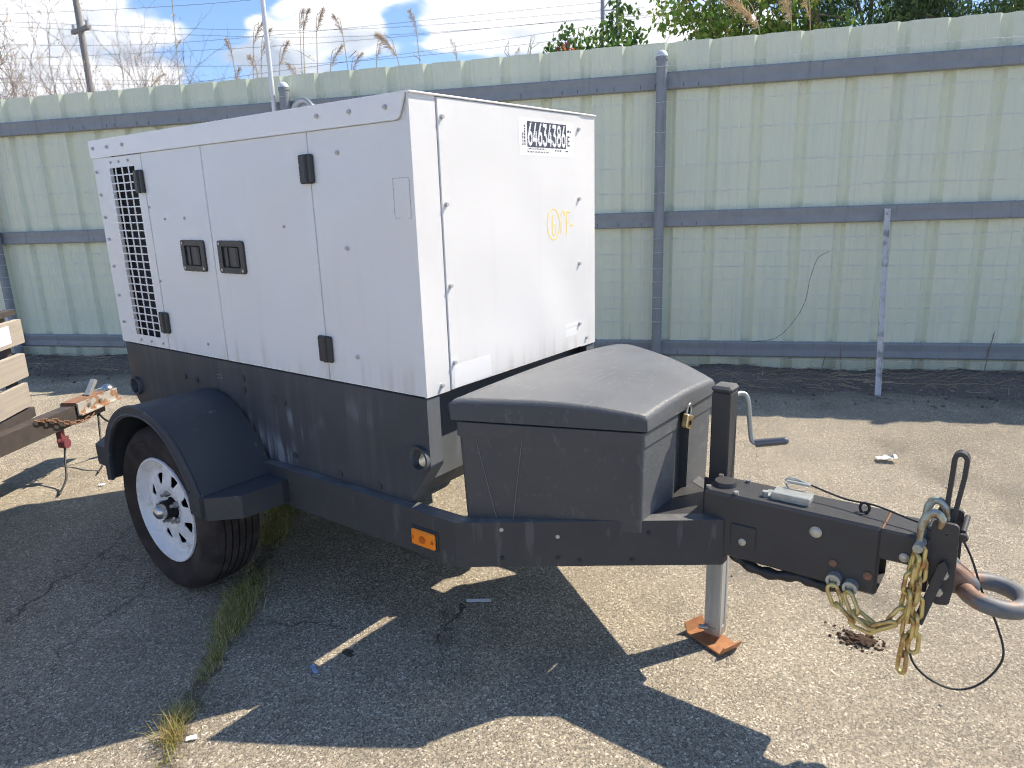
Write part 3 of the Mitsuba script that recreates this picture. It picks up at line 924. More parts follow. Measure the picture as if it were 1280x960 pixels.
# jack
JX0, JX1, JY0, JY1 = .672, .732, .576, .644
jk = add(G + '__jack', tm(cb(JX0, JX1, JY0, JY1, .36, .886, .004)), 'tongue_black')
add(jk + '__cap', tm(cb(JX0 - .003, JX1 + .003, JY0 - .003, JY1 + .003, .884, .905, .008)), 'frame_black')
add(jk + '__leg', tm(cb(.675, .731, .578, .641, .03, .45, .004) - cb(.690, .716, .560, .580, .06, .5, .001) - cb(.7285, .75, .598, .622, .06, .5, .001)), 'jack_leg')
ft = cb(-.088, .088, -.052, .052, 0, .007, .002) + hull([[.086, -.05, 0], [.086, .05, 0], [.086, -.05, .007], [.086, .05, .007], [.108, -.046, .034], [.108, .046, .034], [.103, -.046, .036], [.103, .046, .036]]) \
    + hull([[-.086, -.05, 0], [-.086, .05, 0], [-.086, -.05, .007], [-.086, .05, .007], [-.108, -.046, .034], [-.108, .046, .034], [-.103, -.046, .036], [-.103, .046, .036]])
ft = ft.scale([.86, .9, 1]).rotate([0, 0, -22]).translate([.703, .590, .006])
add(jk + '__foot', tm(ft), 'rust')
add(jk + '__foot_pin', tm(cyl([.69, .575, .06], [.665, .560, .062], .008, n=12)), 'steel_dull')
arm = spline([(.715, .64, .862), (.735, .672, .866), (.752, .678, .845), (.762, .680, .76), (.770, .682, .712), (.785, .684, .703)], 6)
add(jk + '__crank_arm', tube(arm, .0078, 10), 'zinc', smooth=True)
add(jk + '__crank_grip', tm(cyl([.782, .684, .703], [.868, .700, .722], .0135, .0125, n=20) + m3.Manifold.sphere(.0125, 20).translate([.868, .700, .722])), 'grip_grey', smooth=45)
add(jk + '__mount_plate', tm(cb(.66, .76, .569, .577, .45, .60, .003)), 'tongue_black')

# safety chain: links as sub-parts
a = np.linspace(0, 2 * np.pi, 17)[:-1]
lk_ = []
for t in a:
    x, z = .0150 * math.cos(t), .0150 * math.sin(t)
    lk_.append([x + (.0160 if x > 0 else -.0160), z * .86, 0])
link = mikit.ply(tube(lk_, .0056, 8, True), 'gold_chain', smooth=True)
chain = thing('safety_chain', 'gold coloured safety chain hanging from the trailer tongue with a hook at the coupler', 'chain')


def chain_path(pts, pitch=.0505, roll0=.4):
    q = spline(pts, 24)
    seg = np.linalg.norm(np.diff(q, axis=0), axis=1)
    cum = np.r_[0, np.cumsum(seg)]
    n = int(cum[-1] / pitch)
    for i in range(n):
        s = (i + .5) * pitch
        p = np.array([np.interp(s, cum, q[:, k]) for k in range(3)])
        b = np.array([np.interp(min(s + .01, cum[-1]), cum, q[:, k]) for k in range(3)])
        c = np.array([np.interp(max(s - .01, 0), cum, q[:, k]) for k in range(3)])
        x = b - c
        x /= np.linalg.norm(x)
        y = np.cross([0.35, -.75, .5], x)
        y /= np.linalg.norm(y)
        z = np.cross(x, y)
        ang = roll0 + (math.pi / 2) * (i % 2) + random.uniform(-.25, .25)
        y2 = math.cos(ang) * y + math.sin(ang) * z
        z2 = np.cross(x, y2)
        m = np.eye(4)
        m[:3, 0], m[:3, 1], m[:3, 2], m[:3, 3] = x, y2, z2, p
        add(chain + '__link', link, None, to_world=T(m))


chain_path([(1.102, .402, .432), (1.118, .398, .395), (1.150, .392, .365), (1.195, .388, .350), (1.235, .390, .362), (1.262, .396, .395), (1.278, .402, .43), (1.284, .405, .50), (1.292, .410, .58)])
chain_path([(1.145, .402, .425), (1.160, .392, .395), (1.190, .384, .372), (1.225, .380, .366), (1.255, .384, .385), (1.272, .392, .42)], roll0=1.1)
chain_path([(1.298, .416, .60), (1.297, .410, .54), (1.295, .405, .47), (1.293, .400, .40), (1.291, .398, .33), (1.289, .397, .275), (1.287, .396, .225)], roll0=.9)
chain_path([(1.302, .424, .56), (1.304, .416, .48), (1.306, .412, .41), (1.307, .410, .35), (1.306, .408, .29)], roll0=0.2)
h1 = spline([(1.294, .424, .605), (1.293, .424, .640), (1.298, .426, .672), (1.312, .430, .692), (1.328, .434, .690), (1.336, .436, .672), (1.332, .436, .652)], 6)
h2 = spline([(1.296, .470, .630), (1.296, .475, .675), (1.304, .480, .702), (1.320, .482, .708), (1.336, .480, .692), (1.344, .478, .660)], 6)
add(chain + '__hook', tube(h1, np.interp(np.linspace(0, 1, len(h1)), [0, .3, .8, 1], [.007, .0105, .0095, .006]), 10), 'hook_zinc', smooth=True)
add(chain + '__hook', tube(h2, np.interp(np.linspace(0, 1, len(h2)), [0, .3, .8, 1], [.007, .0105, .0095, .006]), 10), 'hook_zinc', smooth=True)
add(chain + '__shackle_pin', tm(cyl([1.293, .400, .600], [1.297, .440, .606], .012, n=16)), 'zinc', smooth=40)

cl = spline([(1.376, .53, .60), (1.405, .52, .55), (1.44, .50, .47), (1.478, .49, .40), (1.50, .47, .33), (1.47, .45, .26), (1.42, .43, .225), (1.36, .415, .235), (1.315, .405, .275), (1.295, .41, .33)], 8)
tag(add('breakaway_cable', tube(cl, .0028, 6), 'cable_black', smooth=True), 'thin black cable hanging in a loop below the hitch ring', 'cable')

# ------------------------------------------------------------------ toolbox on the drawbar
TB = thing('toolbox', 'black plastic toolbox with domed lid mounted on the trailer A-frame', 'toolbox')


def foot(o):
    p = Polygon([(.110, .0), (.590, .279), (.590, .782), (.110, 1.0)]).buffer(o, join_style=2)
    return p.buffer(-.014, join_style=2).buffer(.014, 5)


lo, hi = foot(-.004), foot(0)
b1 = extr(lo, .02).translate([0, 0, .50])
shell = hull(np.vstack([np.c_[np.array(foot(-.006).exterior.coords), np.full(len(foot(-.006).exterior.coords), .500)], np.c_[np.array(hi.exterior.coords), np.full(len(hi.exterior.coords), .79)]]))
tilt = lambda m: (lambda t: (t.vertices.__setitem__((slice(None), 2), t.vertices[:, 2] + (.590 - t.vertices[:, 0]) * .07), t)[1])(tm(m) if hasattr(m, 'to_mesh') else m)
rimb = extr(foot(.004), .044).translate([0, 0, .774])
slot = m3.Manifold.cube([.045, .100, .42]).translate([.556, .505, .42])
groove = m3.Manifold.cube([.02, .004, .3])
bm = (shell + rimb) - slot
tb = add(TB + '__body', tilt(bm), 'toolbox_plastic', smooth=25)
tag(tb, None)
# moulded scores on the near side
nd = np.array([.480, .279]) / math.hypot(.480, .279)
no = np.array([nd[1], -nd[0]])


def on_side(t, z, o=.001):
    q = np.array([.110, .0]) + nd * t + no * o
    return [q[0], q[1], z]


for (t0, z0), (t1, z1) in (((.060, .77), (.115, .512)), ((.20, .78), (.165, .512)), ((.16, .505), (.20, .505))):
    add(TB + '__scratch', tilt(tube([on_side(t0 + (t1 - t0) * k / 6, z0 + (z1 - z0) * k / 6) for k in range(7)], .0009, 5)), 'toolbox_scratch')
# lid
nu, nv_ = 60, 60
U = np.linspace(0, 1, nu)
Vv = np.linspace(-1, 1, nv_)
lidx = .100 + (.601 - .100) * U
zp = np.interp(lidx, [.10, .13, .234, .301, .381, .475, .554, .602], [.885, .889, .893, .895, .895, .889, .878, .869])
yn, yf = (lidx - .11) * .5813, 1.0 - (lidx - .11) * .454
hw, yc = (yf - yn) / 2 + .009, (yf + yn) / 2
Z_ = np.zeros((nu, nv_))
X_ = np.zeros((nu, nv_))
Y_ = np.zeros((nu, nv_))
for i in range(nu):
    for j in range(nv_):
        v_ = Vv[j]
        e = max(0, (abs(v_) * hw[i] - hw[i] + .014) / .014)
        eu = max(max(0, (.014 - (lidx[i] - .100)) / .014), max(0, (.014 - (.601 - lidx[i])) / .014))
        ee = min(1.0, math.hypot(e, eu))
        Z_[i, j] = zp[i] + (.012 * (1 - v_ * v_)) - .011 * (1 - math.sqrt(max(0, 1 - ee * ee)))
        cut = .09 * max(0, (.20 - lidx[i]) / .1) ** 2 * max(0, v_) ** 4
        X_[i, j], Y_[i, j] = lidx[i], yc[i] + v_ * (hw[i] - cut)
        Z_[i, j] -= .012 * max(0, (.17 - lidx[i]) / .07) ** 2 * max(0, v_) ** 2
top = np.stack([X_, Y_, Z_], -1).reshape(-1, 3)
I = np.arange(nu * nv_).reshape(nu, nv_)
Fq = np.stack([I[:-1, :-1], I[1:, :-1], I[1:, 1:], I[:-1, 1:]], -1).reshape(-1, 4)
loopi = np.r_[I[:, 0], I[-1, 1:], I[-2::-1, -1], I[0, -2:0:-1]]
rimv = top[loopi].copy()
rimv[:, 2] = .825
cen = np.array([.36, .5])
mid = rimv.copy()
mid[:, :2] += (cen - mid[:, :2]) * .004
mid[:, 2] = .85
base_i = len(top)
V_ = np.vstack([top, rimv, [[.36, .5, .825]]])
n_ = len(loopi)
Ft = [[f[0], f[1], f[2]] for f in Fq] + [[f[0], f[2], f[3]] for f in Fq]
for k in range(n_):
    k2 = (k + 1) % n_
    Ft += [[loopi[k], base_i + k, base_i + k2], [loopi[k], base_i + k2, loopi[k2]], [base_i + k, base_i + n_, base_i + k2]]
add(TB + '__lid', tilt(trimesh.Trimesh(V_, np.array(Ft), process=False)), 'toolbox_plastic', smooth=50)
add(TB + '__hasp', tm(cb(.586, .602, .538, .568, .768, .835, .003)), 'black_plastic')
pb = cb(-.008, .008, -.017, .017, -.034, 0, .003)
pm = tm(pb)
sh_ = tube(spline([(0, .011, -.002), (0, .011, .014), (0, 0, .026), (0, -.011, .014), (0, -.011, -.002)], 5), .003, 8)
pk = thing('padlock', 'small brass padlock hanging from the toolbox lid', 'padlock')
Mp = T().translate([.613, .540, .812]).rotate([1, 0, 0], -20).scale(1.3)
add(pk + '__body', pm, 'brass', to_world=Mp)
add(pk + '__shackle', sh_, 'steel_bright', smooth=True, to_world=Mp)
add(pk + '__keyhole', tm(cyl([.0075, 0, -.02], [.0088, 0, -.02], .006, n=12)), 'dark_hole', to_world=Mp)

# ------------------------------------------------------------------ utility trailer at the left edge
UT = thing('utility_trailer', 'plank sided utility trailer with a rusty ball coupler at the left edge of the lot', 'trailer')
bd = np.array([.707, -.707, 0])          # backwards along the bed
side = np.array([.707, .707, 0])
org = np.array([-3.00, -.07, 0])
for z0, s0 in ((.455, 0), (.615, -.03), (.800, -.06)):
    c = []
    for tt in (s0 - .0, s0 + 2.4):
        for o in (0, -.035):
            for z in (z0, z0 + .130):
                c.append(org + bd * tt + side * o + np.array([0, 0, z]))
    add(UT + '__plank', tm(hull(c)), 'plank_wood')
stk2 = []
for tt in (-.085, -.06):
    for o in (.0, .0015):
        for z in (.92, 1.01):
            stk2.append(org + bd * (tt + .17 if tt > -.07 else .06) + side * (o + .0005) + np.array([0, 0, z]))
stk2 = [org + bd * tt + side * o + np.array([0, 0, z]) for tt in (.075, .20) for o in (.0002, .0016) for z in (.820, .915)]
add(UT + '__sticker', tm(hull(stk2)), 'white_vinyl')
for tt in (.02, .95, 1.9):
    c = [org + bd * (tt + a_) + side * o + np.array([0, 0, z]) for a_ in (0, .045) for o in (-.038, -.08) for z in (.40, .97)]
    add(UT + '__stake', tm(hull(c)), 'steel_brown')
c = [org + bd * tt + side * o + np.array([0, 0, z]) for tt in (-.06, 2.4) for o in (-.02, -.075) for z in (.955, .985)]
add(UT + '__top_rail', tm(hull(c)), 'steel_brown')
c = [org + bd * tt + side * o + np.array([0, 0, z]) for tt in (-.02, 2.4) for o in (.0, -1.3) for z in (.385, .44)]
add(UT + '__bed', tm(hull(c)), 'steel_brown')
tip, rear = np.array([-3.115, .32, .36]), np.array([-2.55, -.605, .36])
td = (tip - rear) / np.linalg.norm(tip - rear)
ts = np.cross(td, [0, 0, 1])


def ubox(t0, t1, o0, o1, z0, z1):
    return hull([tip + td * t + ts * o + np.array([0, 0, z]) for t in (t0, t1) for o in (o0, o1) for z in (z0, z1)])


ut = add(UT + '__drawbar', tm(ubox(-1.1, -.005, -.04, .04, -.055, .045)), 'steel_brown')
cp = add(UT + '__coupler', cat([ubox(-.25, .02, -.046, .046, .046, .064)]), 'rust_dark')
for o_ in (-1, 1):
    add(cp + '__side_plate', cat([ubox(-.25, .11, min(o_ * .047, o_ * .056), max(o_ * .047, o_ * .056), -.005, .060), ubox(-.25, .11, min(o_ * .047, o_ * .075), max(o_ * .047, o_ * .075), -.012, -.004)]), 'zinc_rusty')
add(cp + '__ball_socket', tm(m3.Manifold.sphere(.042, 24).translate(list(tip + td * .10 + np.array([0, 0, .045]))) + ubox(.0, .10, -.035, .035, .03, .064)), 'steel_bright', smooth=45)
add(cp + '__latch_lever', tm(hull([tip + td * t + ts * o + np.array([0, 0, z]) for t, o, z in ((-.10, -.01, .07), (-.10, .02, .07), (-.02, -.01, .15), (-.02, .02, .15), (-.08, -.01, .06), (-.08, .02, .06), (.0, -.01, .135), (.0, .02, .135))])), 'zinc')
for t in (-.16, -.06):
    add(cp + '__bolt', tm(cyl(tip + td * t + ts * .05 + [0, 0, .03], tip + td * t + ts * .066 + [0, 0, .03], .011, n=6)), 'steel_dull')
ul = mikit.ply(tube(np.array(lk_) * .75, .0040, 6, True), 'rust_dark', smooth=True)
q = spline([tip + td * a_ + ts * b_ + np.array([0, 0, c_]) for a_, b_, c_ in ((-.55, .05, .05), (-.45, .06, .02), (-.33, .065, -.03), (-.2, .06, -.045), (-.08, .055, .0))], 12)
for i in range(0, len(q) - 1, 4):
    x = q[i + 1] - q[i]
    x /= np.linalg.norm(x)
    y = np.cross([0, 0, 1], x)
    y /= np.linalg.norm(y)
    z = np.cross(x, y)
    an = (i // 4 % 2) * 1.5 + .3
    m = np.eye(4)
    m[:3, 0], m[:3, 1], m[:3, 2], m[:3, 3] = x, math.cos(an) * y + math.sin(an) * z, np.cross(x, math.cos(an) * y + math.sin(an) * z), q[i]
    add(UT + '__chain_link', ul, None, to_world=T(m))
jm = cat([ubox(-.39, -.36, .0, .03, -.16, -.055), cyl(tip + td * -.37 + ts * .045 + [0, 0, -.14], tip + td * -.37 + ts * .015 + [0, 0, -.14], .028, n=14), ubox(-.42, -.33, .02, .028, -.12, -.105)])
add(UT + '__winch', jm, 'red_paint')
hz = [tube(spline([tip + td * a_ + ts * b_ + np.array([0, 0, c_]) for a_, b_, c_ in L_], 6), .006, 6) for L_ in (
    ((-.36, .02, -.14), (-.42, .05, -.22), (-.50, .10, -.30), (-.62, .14, -.345)),
    ((-.05, .02, -.05), (-.04, .05, -.10), (.02, .06, -.15), (.05, .05, -.19)),
    ((-.05, .02, -.06), (-.10, .05, -.15), (-.18, .1, -.24), (-.22, .12, -.32), (-.30, .14, -.345)))]
add(UT + '__cable', cat(hz), 'cable_black', smooth=True)
add(UT + '__plug', tm(cyl(tip + td * .04 + ts * .05 + [0, 0, -.165], tip + td * .07 + ts * .05 + [0, 0, -.215], .018, n=12)), 'steel_dull')

# ------------------------------------------------------------------ ground litter and plants
def blades(n, place, h0, h1, w, cols, lean=.5):
    V, F, Cc = [], [], []
    for _ in range(n):
        x, y, z, sc_ = place()
        h = rng.uniform(h0, h1) * sc_
        a_ = rng.uniform(0, 2 * np.pi)
        l = rng.uniform(.05, lean) * h
        dx, dy = math.cos(a_), math.sin(a_)
        b = a_ + rng.uniform(-1, 1) + 1.57
        wx, wy = math.cos(b) * w * rng.uniform(.6, 1.3), math.sin(b) * w * rng.uniform(.6, 1.3)
        k = len(V)
        V += [[x - wx, y - wy, z], [x + wx, y + wy, z], [x + dx * l * .4 - wx * .7, y + dy * l * .4 - wy * .7, z + h * .6], [x + dx * l * .4 + wx * .7, y + dy * l * .4 + wy * .7, z + h * .6], [x + dx * l, y + dy * l, z + h]]
        F += [[k, k + 1, k + 3], [k, k + 3, k + 2], [k + 2, k + 3, k + 4]]
        c = np.array(cols[rng.integers(len(cols))]) * rng.uniform(.75, 1.25)
        Cc += [c] * 5
    return mikit.ply(trimesh.Trimesh(np.array(V), np.array(F), process=False), 'straw', color=np.clip(np.array(Cc), 0, 1))


gp = np.array(GRASS)
gl = np.r_[0, np.cumsum(np.linalg.norm(np.diff(gp, axis=0), axis=1))]


def on_crack():
    while True:
        s = rng.uniform(0, gl[-1])
        dens = meshkit.noise(np.array([s * 7, 0, 0]), 3)
        if rng.random() < (dens - .18) * 1.4 * (1 if s < gl[-1] - .2 else .35):
            break
    x, y = np.interp(s, gl, gp[:, 0]), np.interp(s, gl, gp[:, 1])
    wd = .008 + .034 * float(meshkit.noise(np.array([s * 5, 3.0, 0]), 8))
    return x + rng.normal(0, wd), y + rng.normal(0, wd), -.002, .45 + .8 * float(meshkit.noise(np.array([s * 6, 9.0, 0]), 2))


tag(add('crack_grass', blades(6000, on_crack, .015, .062, .0012, [(.28, .31, .10), (.40, .38, .14), (.48, .42, .20), (.20, .25, .08), (.55, .48, .28)], 1.2), None), 'strip of dry green grass growing along a crack in the asphalt', 'grass', kind='stuff')


def tuft():
    return -.385 + rng.normal(0, .022), -.735 + rng.normal(0, .022), 0, 1


tag(add('weed_tuft', blades(120, tuft, .03, .10, .0011, [(.42, .33, .12), (.30, .28, .10), (.45, .36, .16)], 1.1), None), 'sunlit yellow grass tuft at the near end of the grassy crack', 'weed', kind='stuff')
for i, (tx, ty) in enumerate(((-.083, .067), (.11, -.05), (-.15, .19))):
    tag(add('dry_tuft', blades(90, lambda: (tx + rng.normal(0, .03), ty + rng.normal(0, .03), 0, 1), .006, .026, .0008, [(.14, .12, .09), (.2, .17, .12)], 1.5), None), 'small withered tuft in the shadow beside the toolbox', 'weed', group='withered tufts in the shade', kind='stuff')

# dead straw and twigs along the fence
st = []
for _ in range(2200):
    s, n = rng.uniform(-7, 14), abs(rng.normal(.18, .22)) + .03
    an, l = rng.normal(0, .6), rng.uniform(.05, .32)
    z = .03 + rng.uniform(0, .035)
    d_ = np.array([math.cos(an), math.sin(an)]) * l
    p_ = [fp(s, n, z), fp(s + d_[0] * .5, max(.03, n + d_[1] * .5), z + rng.uniform(-.006, .02)), fp(s + d_[0], max(.03, n + d_[1]), z + rng.uniform(-.012, .02))]
    st.append(tube(p_, rng.uniform(.0008, .0026), 4, caps=False))
M('straw_dry', lambda p, n, uv: mix([.46, .37, .25], [.20, .165, .125], noise(p.x * 3, p.y * 3, 1.0)), .9)
tag(add('dead_straw', cat(st), 'straw_dry'), 'scattered dead straw and twigs on the soil along the fence', 'straw', kind='stuff')
for i, (s, h, ln) in enumerate(((8.02, .28, -.02), (9.05, .36, .05), (9.42, .33, .16), (9.50, .26, -.02), (7.86, .22, .05))):
    q = spline([fp(s, .08, 0), fp(s + ln * .4, .07, h * .5), fp(s + ln, .05, h)], 4)
    tag(add('dry_stalk', tube(q, .004, 5), 'twig', smooth=True), 'thin dry stalk standing at the foot of the fence', 'stalk', group='dry stalks at the foot of the fence')
gv = []
for _ in range(1500):
    s, n = rng.uniform(-7, 14), rng.uniform(.05, .95)
    r_ = rng.uniform(.004, .017)
    ico = trimesh.creation.icosphere(0, r_)
    ico.apply_scale([1, rng.uniform(.6, 1), rng.uniform(.4, .8)])
    ico.apply_transform(trimesh.transformations.rotation_matrix(rng.uniform(0, 6), [0, 0, 1]))
    ico.apply_translation(fp(s, n, .022 * (n < .6) + .008))
    gv.append(ico)
M('gravel_stone', lambda p, n, uv: mix([.08, .075, .07], [.30, .28, .26], cell_rand(dr.floor(p.x * 14), dr.floor(p.y * 14))), .9)
tag(add('verge_gravel', cat(gv), 'gravel_stone'), 'loose gravel and rubble scattered on the soil along the fence', 'gravel', kind='stuff')


ls = []
for _ in range(2600):
    x, y = rng.uniform(-2.4, 2.2), rng.uniform(-1.1, 2.6)
    r_ = rng.uniform(.0018, .0045) if rng.random() < .93 else rng.uniform(.005, .008)
    o = trimesh.Trimesh(np.array([[1, 0, 0], [-1, 0, 0], [0, 1, 0], [0, -1, 0], [0, 0, 1], [0, 0, -1.0]]) * r_ * rng.uniform(.6, 1.15, 3) * [1, 1, .7],
                        [[0, 2, 4], [2, 1, 4], [1, 3, 4], [3, 0, 4], [2, 0, 5], [1, 2, 5], [3, 1, 5], [0, 3, 5]], process=False)
    o.apply_transform(trimesh.transformations.rotation_matrix(rng.uniform(0, 6), [0, 0, 1]))
    o.apply_translation([x, y, r_ * .4])
    ls.append(o)
M('loose_stone', lambda p, n, uv: mix([.20, .18, .15], [.56, .51, .43], cell_rand(dr.floor(p.x * 50), dr.floor(p.y * 50))), .9)
tag(add('loose_stones', cat(ls), 'loose_stone'), 'tiny loose stones scattered over the asphalt', 'stones', kind='stuff')


def scrap(key, x, y, L_, W_, rot, mat, label, lift=.006, curl=.01):
    u_, v2 = np.meshgrid(np.linspace(-.5, .5, 9), np.linspace(-.5, .5, 5), indexing='ij')
    z = .003 + lift * meshkit.fbm(np.stack([u_ * 4 + x * 9, v2 * 3 + y * 7, 0 * u_], -1), 2, 1) + curl * np.clip(u_, 0, 1) ** 2
    X2, Y2 = u_ * L_, v2 * W_
    c, s = math.cos(rot), math.sin(rot)
    V2 = np.stack([x + X2 * c - Y2 * s, y + X2 * s + Y2 * c, z], -1).reshape(-1, 3)
    I2 = np.arange(45).reshape(9, 5)
    F2 = np.stack([I2[:-1, :-1], I2[1:, :-1], I2[1:, 1:], I2[:-1, 1:]], -1).reshape(-1, 4)
    m = trimesh.Trimesh(np.vstack([V2, V2 - [0, 0, .0008]]), np.vstack([F2[:, [0, 1, 2]], F2[:, [0, 2, 3]], F2[:, [2, 1, 0]] + 45, F2[:, [3, 2, 0]] + 45]), process=False)
    return tag(add(key, m, mat, smooth=True), label, 'litter')


scrap('paper_scrap', -.124, .337, .095, .022, math.radians(34), 'paper_white', 'narrow white paper strip lying in the shade below the drawbar', .003, .0)
wk_ = scrap('plastic_scrap', -.302, -.296, .060, .016, math.radians(-20), 'paper_blue', 'small twisted pale blue plastic scrap in the shade', .012, .01)
scrap('paper_scrap', -2.65, .074, .035, .03, .4, 'paper_white', 'tiny white paper scrap at the shadow edge behind the wheel', .006, .004)
scrap('paper_scrap', -.345, -.70, .030, .018, .9, 'paper_white', 'tiny white scrap beside the sunlit grass tuft', .008, .004)
wr = thing('wrapper', 'crumpled white wrapper lying in the sun beyond the hitch', 'litter')
u_, v2 = np.meshgrid(np.linspace(-.5, .5, 14), np.linspace(-.5, .5, 10), indexing='ij')
z = .006 + .030 * meshkit.fbm(np.stack([u_ * 5, v2 * 4, 0 * u_], -1), 3, 6) + .03 * np.clip(u_ - .1, 0, 1)
c, s = math.cos(.4), math.sin(.4)
V2 = np.stack([.856 + .105 * (u_ * c - v2 * .6 * s), 2.732 + .105 * (u_ * s + v2 * .6 * c), z], -1).reshape(-1, 3)
I2 = np.arange(140).reshape(14, 10)
F2 = np.stack([I2[:-1, :-1], I2[1:, :-1], I2[1:, 1:], I2[:-1, 1:]], -1).reshape(-1, 4)
add(wr + '__sheet', trimesh.Trimesh(V2, np.vstack([F2[:, [0, 1, 2]], F2[:, [0, 2, 3]]]), process=False), 'paper_white', smooth=35)
dk = F2[(I2[:-1, :-1].ravel() % 10 > 1) & (I2[:-1, :-1].ravel() // 10 > 8) & (I2[:-1, :-1].ravel() // 10 < 11)]
V3 = V2 + [0, 0, .0012]
add(wr + '__print', trimesh.Trimesh(V3, np.vstack([dk[:, [0, 1, 2]], dk[:, [0, 2, 3]]]), process=False), 'ink', smooth=35)
cl_ = []
for _ in range(230):
    a_, r_ = rng.uniform(0, 6.28), abs(rng.normal(0, .62))
    x, y = 1.123 + .075 * r_ * math.cos(a_) - .02 * r_, .873 + .05 * r_ * math.sin(a_)
    s_ = rng.uniform(.003, .009) * (1.2 - .4 * min(r_, 1.5))
    ico = trimesh.creation.icosphere(0, s_)
    ico.apply_transform(trimesh.transformations.random_rotation_matrix(rng.random(3)))
    ico.apply_scale([1, 1, .7])
    ico.apply_translation([x, y, s_ * .5 + .006 * max(0, 1 - r_)])
    cl_.append(ico)
tag(add('dirt_clump', cat(cl_), 'dung'), 'crumbled dark brown clump of dirt below the chain', 'dirt', kind='stuff')
tag(add('dark_pebble', trimesh.creation.icosphere(1, .011).apply_scale([1.3, 1, .6]).apply_translation([1.17, .15, .005]), 'dung', smooth=True), 'small dark pebble on the asphalt in the near right corner', 'pebble')

# ------------------------------------------------------------------ behind the fence
def leaf_cloud(clumps, per, size, cols, flat=.35, droop=.2, narrow=.45, seed=1):
    r = np.random.default_rng(seed)
    P_, S_ = [], []
    for (c, rad) in clumps:
        n = max(4, int(per * (rad / .3) ** 2))
        d_ = r.normal(size=(n, 3))
        d_ /= np.linalg.norm(d_, axis=1, keepdims=True)
        P_.append(np.asarray(c) + d_ * (rad * r.uniform(.25, 1.0, (n, 1)) ** .6) * np.array([1, 1, .75]))
        S_.append(np.full(n, r.uniform(.75, 1.25)))
    P_ = np.concatenate(P_)
    S_ = np.concatenate(S_)
    n = len(P_)
    t = r.normal(size=(n, 3)) + [0, 0, -droop * 3]
    t /= np.linalg.norm(t, axis=1, keepdims=True)
    nr = r.normal(size=(n, 3)) * flat + [0, 0, 1]
    b = np.cross(nr, t)
    b /= np.maximum(np.linalg.norm(b, axis=1, keepdims=True), 1e-6)
    nn3 = np.cross(t, b)
    L_ = size * r.uniform(.6, 1.3, (n, 1))
    V = np.stack([P_, P_ + t * L_ * .5 + b * L_ * narrow * .5 + nn3 * L_ * .06, P_ + t * L_, P_ + t * L_ * .5 - b * L_ * narrow * .5 + nn3 * L_ * .06], 1).reshape(-1, 3)
    k = np.arange(n)[:, None] * 4
    F = np.vstack([k + [0, 1, 2], k + [0, 2, 3]])
    base = 1.75 * np.array(cols)[r.integers(len(cols), size=n)] * (S_ * r.uniform(.8, 1.2, n))[:, None]
    return mikit.ply(trimesh.Trimesh(V, F, process=False), 'leaf', color=np.clip(np.repeat(base, 4, 0), 0, 1))


def branching(start, dirn, length, rad, depth, r, out, tips, spread=.55, up=.15, shrink=.72, kids=(2, 3)):
    q = [np.asarray(start, float)]
    d_ = np.asarray(dirn, float)
    nseg = 4
    for i in range(nseg):
        d_ = d_ + r.normal(0, .17, 3) + [0, 0, up * .15]
        d_ /= np.linalg.norm(d_)
        q.append(q[-1] + d_ * length / nseg)
    out.append(tube(q, np.linspace(rad, rad * .62, nseg + 1), 5 if depth < 3 else 4, caps=False))
    if depth == 0:
        tips.append(q[-1])
        return
    for k in range(r.integers(kids[0], kids[1] + 1)):
        j = r.integers(2, nseg + 1) if k else nseg
        nd_ = d_ + r.normal(0, spread, 3) + [0, 0, up]
        nd_ /= np.linalg.norm(nd_)
        branching(q[j], nd_, length * shrink * r.uniform(.8, 1.15), rad * .66, depth - 1, r, out, tips, spread, up, shrink, kids)
    tips.append(q[-1])


# bare shrub at the left
for i, (s, n, h, seed, lab) in enumerate(((-2.7, -2.8, 1.75, 4, 'bare leafless shrub rising behind the far left end of the fence'), (-1.35, -2.9, 1.6, 9, 'bare twiggy shrub behind the fence beside the wooden utility pole'))):
    r = np.random.default_rng(seed)
    out, tips = [], []
    for k in range(15):
        d_ = r.normal(0, .34, 3) + [0, 0, 1]
        branching(fp(s + r.normal(0, .2), n + r.normal(0, .15), 0), d_ / np.linalg.norm(d_), h * r.uniform(.9, 1.25), .015, 5, r, out, tips, .50, .20, .66, (2, 3))
    sk_ = thing('bare_shrub', lab, 'shrub')
    tag(add(sk_ + '__branches', cat(out), 'twig'), None, kind='stuff')
    lc = [(t, .05) for t in tips if r.random() < .10]
    tag(add(sk_ + '__leaves', leaf_cloud(lc, 60, .035, [(.30, .20, .10), (.24, .22, .09)], seed=seed), None), None, kind='stuff')


